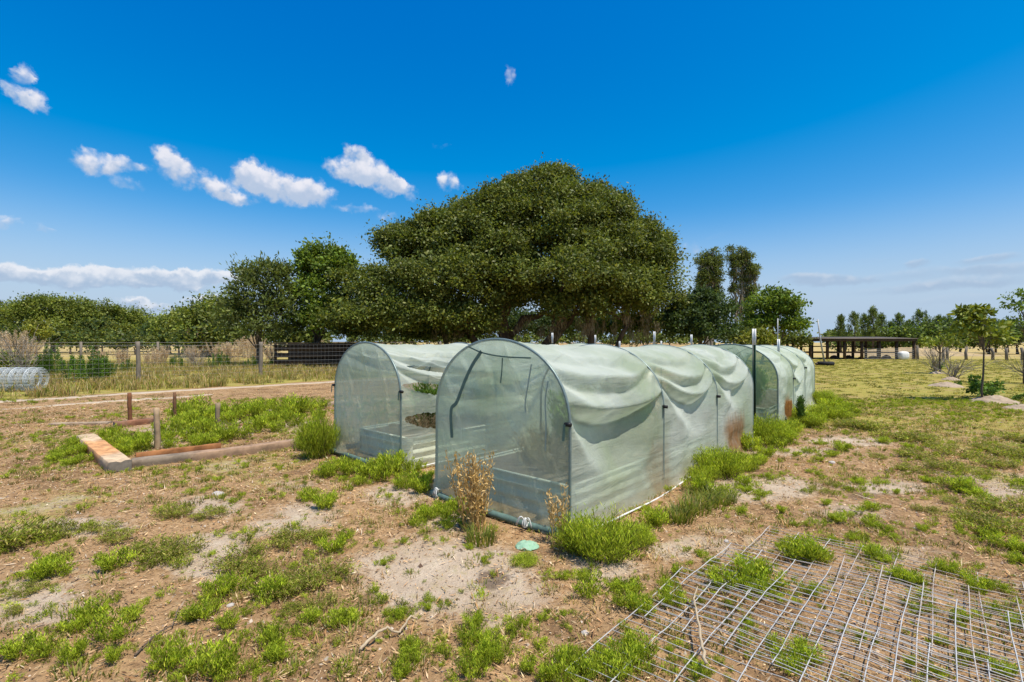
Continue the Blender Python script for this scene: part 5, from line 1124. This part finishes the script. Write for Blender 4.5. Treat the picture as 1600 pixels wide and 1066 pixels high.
# ------------------------------------------------------------------ timber-edged bed
def timber(label, a, b, w, h, seed, tint_mid, tint_end, z0=0., name='timber', wear=(.3, .75), crook=.0):
    """old squared timber: split, worn, bent a little; bare wood colour in the middle stretch"""
    r = R(seed); a, b = np.array(a, float), np.array(b, float); L = np.linalg.norm(b - a); n = 50
    k = np.linspace(0, 1, n); prof = []
    m = 7; e = .006
    for (x, z) in ((-w / 2, 0), (-w / 2, h * .5), (-w / 2, h - e), (-w / 2 + e, h), (-w * .2, h), (0, h), (w * .2, h), (w / 2 - e, h), (w / 2, h - e), (w / 2, h * .5), (w / 2, 0)): prof.append((x, z))
    prof = np.array(prof); P = len(prof); V = np.zeros((n, P, 3)); C = np.zeros((n, P, 3))
    for j, (x, z) in enumerate(prof):
        V[:, j, 0] = x + (fbm(k * 14, k * 0 + j * .7, seed) - .5) * .014; V[:, j, 1] = k * L; V[:, j, 2] = z + (fbm(k * 12, k * 0 + j * .9 + 4, seed + 1) - .5) * .015 * (z > 0) - (.014 * (j == 5)) * (fbm(k * 5, k * 0, seed + 2) > .48)
        V[:, j, 0] += crook * np.sin(k * 3.14)
        wr = sstep(wear[0] - .06, wear[0] + .06, k + .1 * (fbm(k * 5, k * 0 + j, seed) - .5)) * (1 - sstep(wear[1] - .06, wear[1] + .06, k + .12 * (fbm(k * 5, k * 0 + j, seed + 3) - .5)))
        C[:, j] = np.array(tint_end)[None] * (1 - wr[:, None]) + np.array(tint_mid)[None] * wr[:, None]
        C[:, j] *= .75 + .5 * fbm(k * 20, k * 0 + j * 1.7, seed + 6)[:, None]
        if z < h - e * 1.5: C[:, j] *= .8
    mb = MB(); Q = grid_q(n, P)[:, ::-1]; mb.add(V.reshape(-1, 3), Q, None, C.reshape(-1, 3))
    for end, idx in ((0, 0), (n - 1, 1)):
        c = V[end].mean(0); vv = np.concatenate([V[end], c[None]]); cc = np.full((P + 1, 3), .75)
        t = [[i, (i + 1) % P, P] if idx else [(i + 1) % P, i, P] for i in range(P)]; mb.add(vv, None, t, cc)
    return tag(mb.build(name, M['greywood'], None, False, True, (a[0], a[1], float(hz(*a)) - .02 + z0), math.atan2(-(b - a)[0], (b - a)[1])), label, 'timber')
p1 = gp(188, 738); p2 = gp(134, 692)
timber('short thick timber with bare orange wood on its top, end of the bed', p1, p2, .215, .15, 800, (2.1, 1.25, .66), (1.95, 1.66, 1.28), wear=(.22, .72))
q1 = gp(206, 730); q2 = gp(478, 695)
timber('long grey weathered timber along the near side of the bed', q1, q2, .15, .115, 805, (1.25, .95, .75), (.8, .72, .64), wear=(.3, .9), crook=.06)
q1 = gp(212, 722); q2 = gp(345, 705)
timber('rusty brown board leaning inside the near side of the bed', q1, q2, .05, .13, 810, (1.1, .55, .25), (1.1, .5, .22), wear=(0, 1))
timber('dark brown timber at the back of the bed between the first stakes', gp(178, 668), gp(244, 661), .14, .12, 815, (.85, .45, .30), (.8, .5, .36))
timber('weathered grey timber at the back of the bed near the left tunnel', gp(420, 649), gp(540, 632), .16, .12, 820, (1.4, 1.2, .95), (1.3, 1.1, .9))
timber('half-buried grey timber behind the orange-topped one', gp(80, 664), gp(172, 662), .14, .06, 825, (1.3, 1.1, .9), (1.2, 1.05, .9))
timber('short piece of broken timber lying across the bed middle', gp(318, 672), gp(400, 662), .09, .05, 828, (1., .6, .4), (1., .8, .6))
def stake(px, top, foot, wpx, label, tint, seed, lean=0.):
    x, y = gp(px, foot); h = (foot - top) * y / F; w = wpx * y / F / 2; r = R(seed); k = np.linspace(0, 1, 7)[:, None]
    mb = MB(); P = np.array([0, 0, -.06]) + np.array([lean, 0, h + .06]) * k + r.randn(7, 3) * .003; tube(mb, P, w * 1.15 * (1 + .05 * r.randn(7)), 6, np.array(tint) * (.8 + .4 * r.rand()))
    return tag(mb.build('wooden_stake', M['greywood'], None, False, True, (x, y, float(hz(x, y)))), label, 'stake')
stake(204, 615, 659, 5, 'rusty brown stake at the back left of the timber bed', (.75, .36, .2), 830, -.03); stake(247, 637, 703, 7, 'grey square stake nearest the short timber, tallest in the bed', (1.2, 1.0, .75), 831, -.02)
stake(273, 613, 658, 4, 'thin dark brown stake at the back of the bed', (.6, .35, .22), 832); stake(339, 630, 678, 6, 'grey stake in the middle of the weedy bed', (1.2, 1.05, .8), 833, .02)

# ------------------------------------------------------------------ wire panels lying on the ground
def panel_z(x, y, s): return .012 + .04 * fbm(x * .7, y * .7, s)
def wire_panel(label, corner, ang, wd, ln, dl, dc, seed, mat='wire', lift=0., th=.0025):
    """welded stock panel: ln metres along its local x, wd metres along local -y"""
    root_xy = np.array(corner); mb = MB(); r = R(seed); c, s = math.cos(ang), math.sin(ang); root = thing('stock_mesh', label, 'wire panel', (corner[0], corner[1], 0), ang, 'wire stock panels lying on the ground')
    def pt(u, v, up): 
        gx, gy = corner[0] + c * u + s * v, corner[1] + s * u - c * v
        return np.stack([u, -v, hz(gx, gy) + panel_z(gx, gy, seed) + lift + up], 1)
    j = 0; w1 = MB()
    for v in np.arange(0, wd + .001, dl):
        u = np.linspace(0, ln, 44); tube(w1, pt(u, np.full(44, v) + .003 * np.sin(u * 3 + j), .0), th * .8, 5, None, False); j += 1
    w1.build('close_wires', M[mat], root, True); w2 = MB()
    for u in np.arange(0, ln + .001, dc):
        v = np.linspace(0, wd, 26); tube(w2, pt(np.full(26, u) + .007 * np.sin(v * 4 + u * 3), v, th * 1.8), th * 1.15, 5, None, False)
    w2.build('cross_wires', M[mat], root, True); return root
PA = math.atan2(-.665, .747)
C0 = np.array(gp(1203, 827))
wire_panel('wire panel farthest back, reaching closest to the tunnels', C0, PA, 1.30, 4.6, .066, .203, 850, 'rustwire', 0.)
wire_panel('uppermost wire panel, lapping over the middle of the pile', C0 - .62 * D - .10 * P_, PA + rad(-.8), 1.30, 4.4, .070, .203, 853, 'wire', .02)
wire_panel('wire panel nearest to the camera, at the bottom edge of the photo', C0 - 1.24 * D - .20 * P_, PA + rad(.5), 1.30, 4.6, .068, .203, 856, 'wire', .012)
wire_panel('narrow wire panel lying askew under the right part of the pile', C0 + .55 * P_ - .35 * D, PA + rad(1.1), 1.2, 4.2, .1, .203, 859, 'rustwire', .02)

# small things on the ground
def stick(label, pts, r0, seed, mat='stick', name='dry_stick'):
    P = []
    for px, py, h in pts: x, y = gp(px, py); P.append([x, y, float(hz(x, y)) + h])
    P = np.array(P); o = P[0].copy(); k = np.linspace(0, len(P) - 1, len(P) * 5); q = np.stack([np.interp(k, range(len(P)), P[:, i]) for i in range(3)], 1); q += R(seed).randn(*q.shape) * r0 * .35
    mb = MB(); tube(mb, q - o, np.linspace(r0, r0 * .5, len(q)), 7); return tag(mb.build(name, M[mat], None, True, False, tuple(o)), label, 'stick')
stick('long pale stick lying across the near wire panel', [(1102, 1075, .10), (1094, 1020, .09), (1088, 975, .08), (1084, 955, .08), (1090, 940, .09)], .0075, 1)
stick('short dark twig crossing the long pale stick', [(1072, 952, .05), (1080, 962, .07), (1086, 972, .09)], .006, 2, 'bark')
stick('crooked grey dead branch on the litter, lower middle of the foreground', [(562, 1018, .02), (585, 1003, .05), (605, 993, .06), (622, 990, .02), (640, 975, .06), (653, 968, .03)], .008, 3)
stick('thin dry twig crossing the grass, lower left foreground', [(210, 1030, .01), (245, 1000, .03), (270, 985, .02), (280, 965, .05)], .005, 4, 'bark')
stick('straight dry stem lying in the litter left of the weeds', [(20, 900, .02), (120, 880, .02), (180, 872, .01)], .004, 5)
stick('black pipe end sticking out of the weeds before the distant tunnel', [(1222, 664, .16), (1240, 671, .06)], .022, 6, 'black', 'black_pipe')
x, y = gp(824, 852); r = R(9); mb = MB(); n = 26; a = np.linspace(-1, 1, n); gx, gy = np.meshgrid(a, a, indexing='ij'); rr = np.hypot(gx, gy); w_ = 40 * y / F / 2
zz_ = .035 * (1 - rr ** 2) + .02 * (fbm(gx * 4, gy * 4, 5) - .3); V = np.stack([gx * w_, gy * w_ * 1.1, np.maximum(zz_, -.004)], -1).reshape(-1, 3); Q = grid_q(n, n); Q = Q[np.hypot(*(V[Q].mean(1)[:, :2] / w_).T) < .93]; mb.add(V, Q)
tag(mb.build('scrap_netting', M['scrap'], None, True, False, (x, y, float(hz(x, y)) + .006)), 'crumpled mint-green scrap of netting on the ground before the near corner', 'scrap')
def rocks(L):
    for i, (px, py, w, lb) in enumerate(L):
        x, y = gp(px, py); s = w * y / F / 2; r = R(900 + i); u = np.linspace(0, math.pi, 9); v = np.linspace(0, 2 * math.pi, 15); uu, vv = np.meshgrid(u, v[:-1], indexing='ij')
        d = np.stack([np.sin(uu) * np.cos(vv), np.sin(uu) * np.sin(vv), np.cos(uu)], -1).reshape(-1, 3); k = .75 + .5 * fbm(d[:, 0] * 1.6 + i * 3, d[:, 1] * 1.6 + d[:, 2] * 2, i)
        V = d * k[:, None] * np.array([1, .8, .45]) * s; Q = []
        for a_ in range(8):
            for b_ in range(14): Q.append([a_ * 14 + b_, (a_ + 1) * 14 + b_, (a_ + 1) * 14 + (b_ + 1) % 14, a_ * 14 + (b_ + 1) % 14])
        mb = MB(); mb.add(V, Q); tag(mb.build('stone', M['rock'], None, True, False, (x, y, float(hz(x, y)) + s * .15), r.rand() * 6), lb, 'stone')
rocks([(340, 773, 20, 'flat pale stone on the litter below the timber bed'), (415, 1020, 8, 'tiny white stone beside a weed in the lower foreground'), (914, 988, 14, 'pale stone left of the wire panels'), (360, 950, 12, 'small pinkish stone in the left foreground weeds'), (1135, 845, 10, 'small stone above the wire panel corner'), (1300, 722, 12, 'pale stone on the sand right of the tunnels')])

# ------------------------------------------------------------------ shed, pole and fence on the right
Ys = 44.; sx0 = (1258 - CX) / F * Ys; sx1 = (1416 - CX) / F * Ys
shed = thing('pole_shed', 'long low open-sided pole shed with dark roof beyond the grass', 'shed', (sx0, Ys, 0), rad(-3)); LS = sx1 - sx0
mb = MB(); 
V = np.array([[-1.4, -.5, 1.78], [LS + .4, -.5, 1.78], [LS + .4, 4.6, 1.98], [-1.4, 4.6, 1.98]]); V2 = np.concatenate([V, V + [0, 0, .06]]); mb.add(V2, BOXQ); mb.build('roof', M['roofm'], shed)
mb = MB(); box(mb, -1.38, LS + .38, -.44, -.38, 1.58, 1.775); mb.build('front_beam', M['darkwood'], shed)
mb = MB(); box(mb, -1.38, LS + .38, 4.4, 4.46, 1.70, 1.93); mb.build('back_beam', M['darkwood'], shed)
for z in (.55,): mb = MB(); box(mb, -1.2, LS + .3, -.05, .0, z, z + .12); mb.build('rail', M['darkwood'], shed)
mb = MB(); box(mb, -1.2, LS + .3, 4.3, 4.36, .5, .62); box(mb, -1.2, LS + .3, 4.3, 4.36, 1.05, 1.15); mb.build('back_rail', M['darkwood'], shed)
r = R(12)
for x_ in np.linspace(-1.1, LS + .2, 8): mb = MB(); box(mb, x_ - .09, x_ + .09, -.23, -.051, 0, 1.579); mb.build('front_post', M['darkwood'], shed)
for x_ in np.linspace(-.6, LS + .2, 9): mb = MB(); x_ += r.randn() * .1; box(mb, x_ - .08, x_ + .08, 4.361, 4.399, 0, 1.9); box(mb, x_ - .08, x_ + .08, 4.2, 4.299, 0, 1.9); mb.build('back_post', M['darkwood'], shed)
mb = MB()
for x_ in np.linspace(LS * .55, LS + .1, 40): tube(mb, [[x_, -.28, 0], [x_, -.28, .95]], .012, 4, None, False)
for z in np.linspace(.1, .95, 6): tube(mb, [[LS * .55, -.28, z], [LS + .1, -.28, z]], .012, 4, None, False)
mb.build('wire_front', M['fencewire'], shed)
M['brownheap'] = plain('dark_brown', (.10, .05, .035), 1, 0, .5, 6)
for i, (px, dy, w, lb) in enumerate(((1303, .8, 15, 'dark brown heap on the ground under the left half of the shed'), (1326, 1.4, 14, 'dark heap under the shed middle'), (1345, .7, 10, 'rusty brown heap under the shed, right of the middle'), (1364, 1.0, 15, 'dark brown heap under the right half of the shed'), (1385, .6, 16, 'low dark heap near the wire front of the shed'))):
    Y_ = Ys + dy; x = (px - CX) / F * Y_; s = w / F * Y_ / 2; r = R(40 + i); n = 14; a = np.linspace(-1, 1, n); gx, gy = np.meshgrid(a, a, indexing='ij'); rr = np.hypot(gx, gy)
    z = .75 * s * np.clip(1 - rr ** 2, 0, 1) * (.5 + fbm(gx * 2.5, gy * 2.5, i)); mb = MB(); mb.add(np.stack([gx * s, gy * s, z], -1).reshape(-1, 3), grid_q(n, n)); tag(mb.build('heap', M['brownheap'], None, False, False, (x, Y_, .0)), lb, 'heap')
x, y = (1411 - CX) / F * 43.2, 43.2; mb = MB(); n = 20; u = np.linspace(0, math.pi, 12); v = np.linspace(0, 2 * math.pi, n + 1)[:-1]; uu, vv = np.meshgrid(u, v, indexing='ij')
sq = lambda t: np.sign(t) * np.abs(t) ** .55
V = np.stack([sq(np.sin(uu)) * sq(np.cos(vv)) * .40, sq(np.sin(uu)) * sq(np.sin(vv)) * .33, .34 + .36 * sq(np.cos(uu)) + .05 * vnoise(uu * 2, vv * 2, 3)], -1).reshape(-1, 3); Q = [[a_ * n + b_, (a_ + 1) * n + b_, (a_ + 1) * n + (b_ + 1) % n, a_ * n + (b_ + 1) % n] for a_ in range(11) for b_ in range(n)]
mb.add(V, Q); tag(mb.build('white_sack', M['cloth'], None, True, False, (x, y, -.02)), 'lumpy white sack standing at the right end of the shed', 'sack')
# pole standing in an old tyre
x, y = gp(1290, 571); pt_ = thing('leaning_pole', 'slightly leaning grey pole standing in a black tyre before the shed', 'pole', (x, y, float(hz(x, y))))
mb = MB(); tube(mb, [[-.05, 0, .02], [-.33, 0, 1.6], [-.52, .0, 3.0]], [.055, .05, .035], 9); mb.build('pole_shaft', M['pole'], pt_, True)
mb = MB(); a = np.linspace(0, 2 * math.pi, 40); prof = [(.30, .02), (.44, .0), (.50, .09), (.50, .17), (.44, .24), (.32, .23)]
V = np.stack([np.stack([r_ * np.cos(a), r_ * np.sin(a), np.full(40, z_)], 1) for r_, z_ in prof], 0).reshape(-1, 3); Q = [[i * 40 + j, i * 40 + j + 1, (i + 1) * 40 + j + 1, (i + 1) * 40 + j] for i in range(5) for j in range(39)]; mb.add(V, Q); mb.build('tyre', M['rubber'], pt_, True)
stick('brown log beside the tyre at the foot of the leaning pole', [(1276, 571, .08), (1283, 570, .10)], .09, 20, 'bark', 'log')
# right pasture fence
rf = thing('wire_fence', 'low wire fence on rough wooden posts across the right pasture', 'fence', (36, 43, 0)); wm = MB(); L = []
for i, px in enumerate((1434, 1474, 1480, 1510, 1551, 1573, 1597, 1640, 1690, 1740)):
    Y_ = 43 - .35 * i; q = ((px - CX) / F * Y_ - 36, Y_ - 43); L.append(q); mb = MB(); r = R(60 + i)
    tube(mb, [[q[0], q[1], -.1], [q[0] + r.randn() * .03, q[1], .6], [q[0] + r.randn() * .05, q[1], 1.12 + .1 * r.randn()]], [.11, .1, .09], 8); mb.build('fence_post', M['post'], rf, True)
for a, b in zip(L[:-1], L[1:]):
    for z in (.35, .65, .98): tube(wm, [[*a, z], [*b, z]], .008, 4, None, False)
wm.build('fence_wire', M['fencewire'], rf)
# low sandy rise in the pasture behind it
n = 50; a = np.linspace(-1, 1, n); gx, gy = np.meshgrid(a, a, indexing='ij'); mb = MB(); mb.add(np.stack([46 + gx * 13, 58 + gy * 6, -.1 + 1.0 * np.exp(-(gx ** 2 + gy ** 2) * 3.5) - .25 * (np.hypot(gx, gy) > .85)], -1).reshape(-1, 3), grid_q(n, n)); M['rise'] = plain('pasture_rise', (.44, .32, .16), 1, 0, .35, 1.2, bump=.4)
tag(mb.build('terrain', M['rise'], None, True), None, None, None, 'structure')
print('faces', sum(len(o.data.polygons) for o in bpy.data.objects if o.type == 'MESH'), 'objects', len(bpy.data.objects))
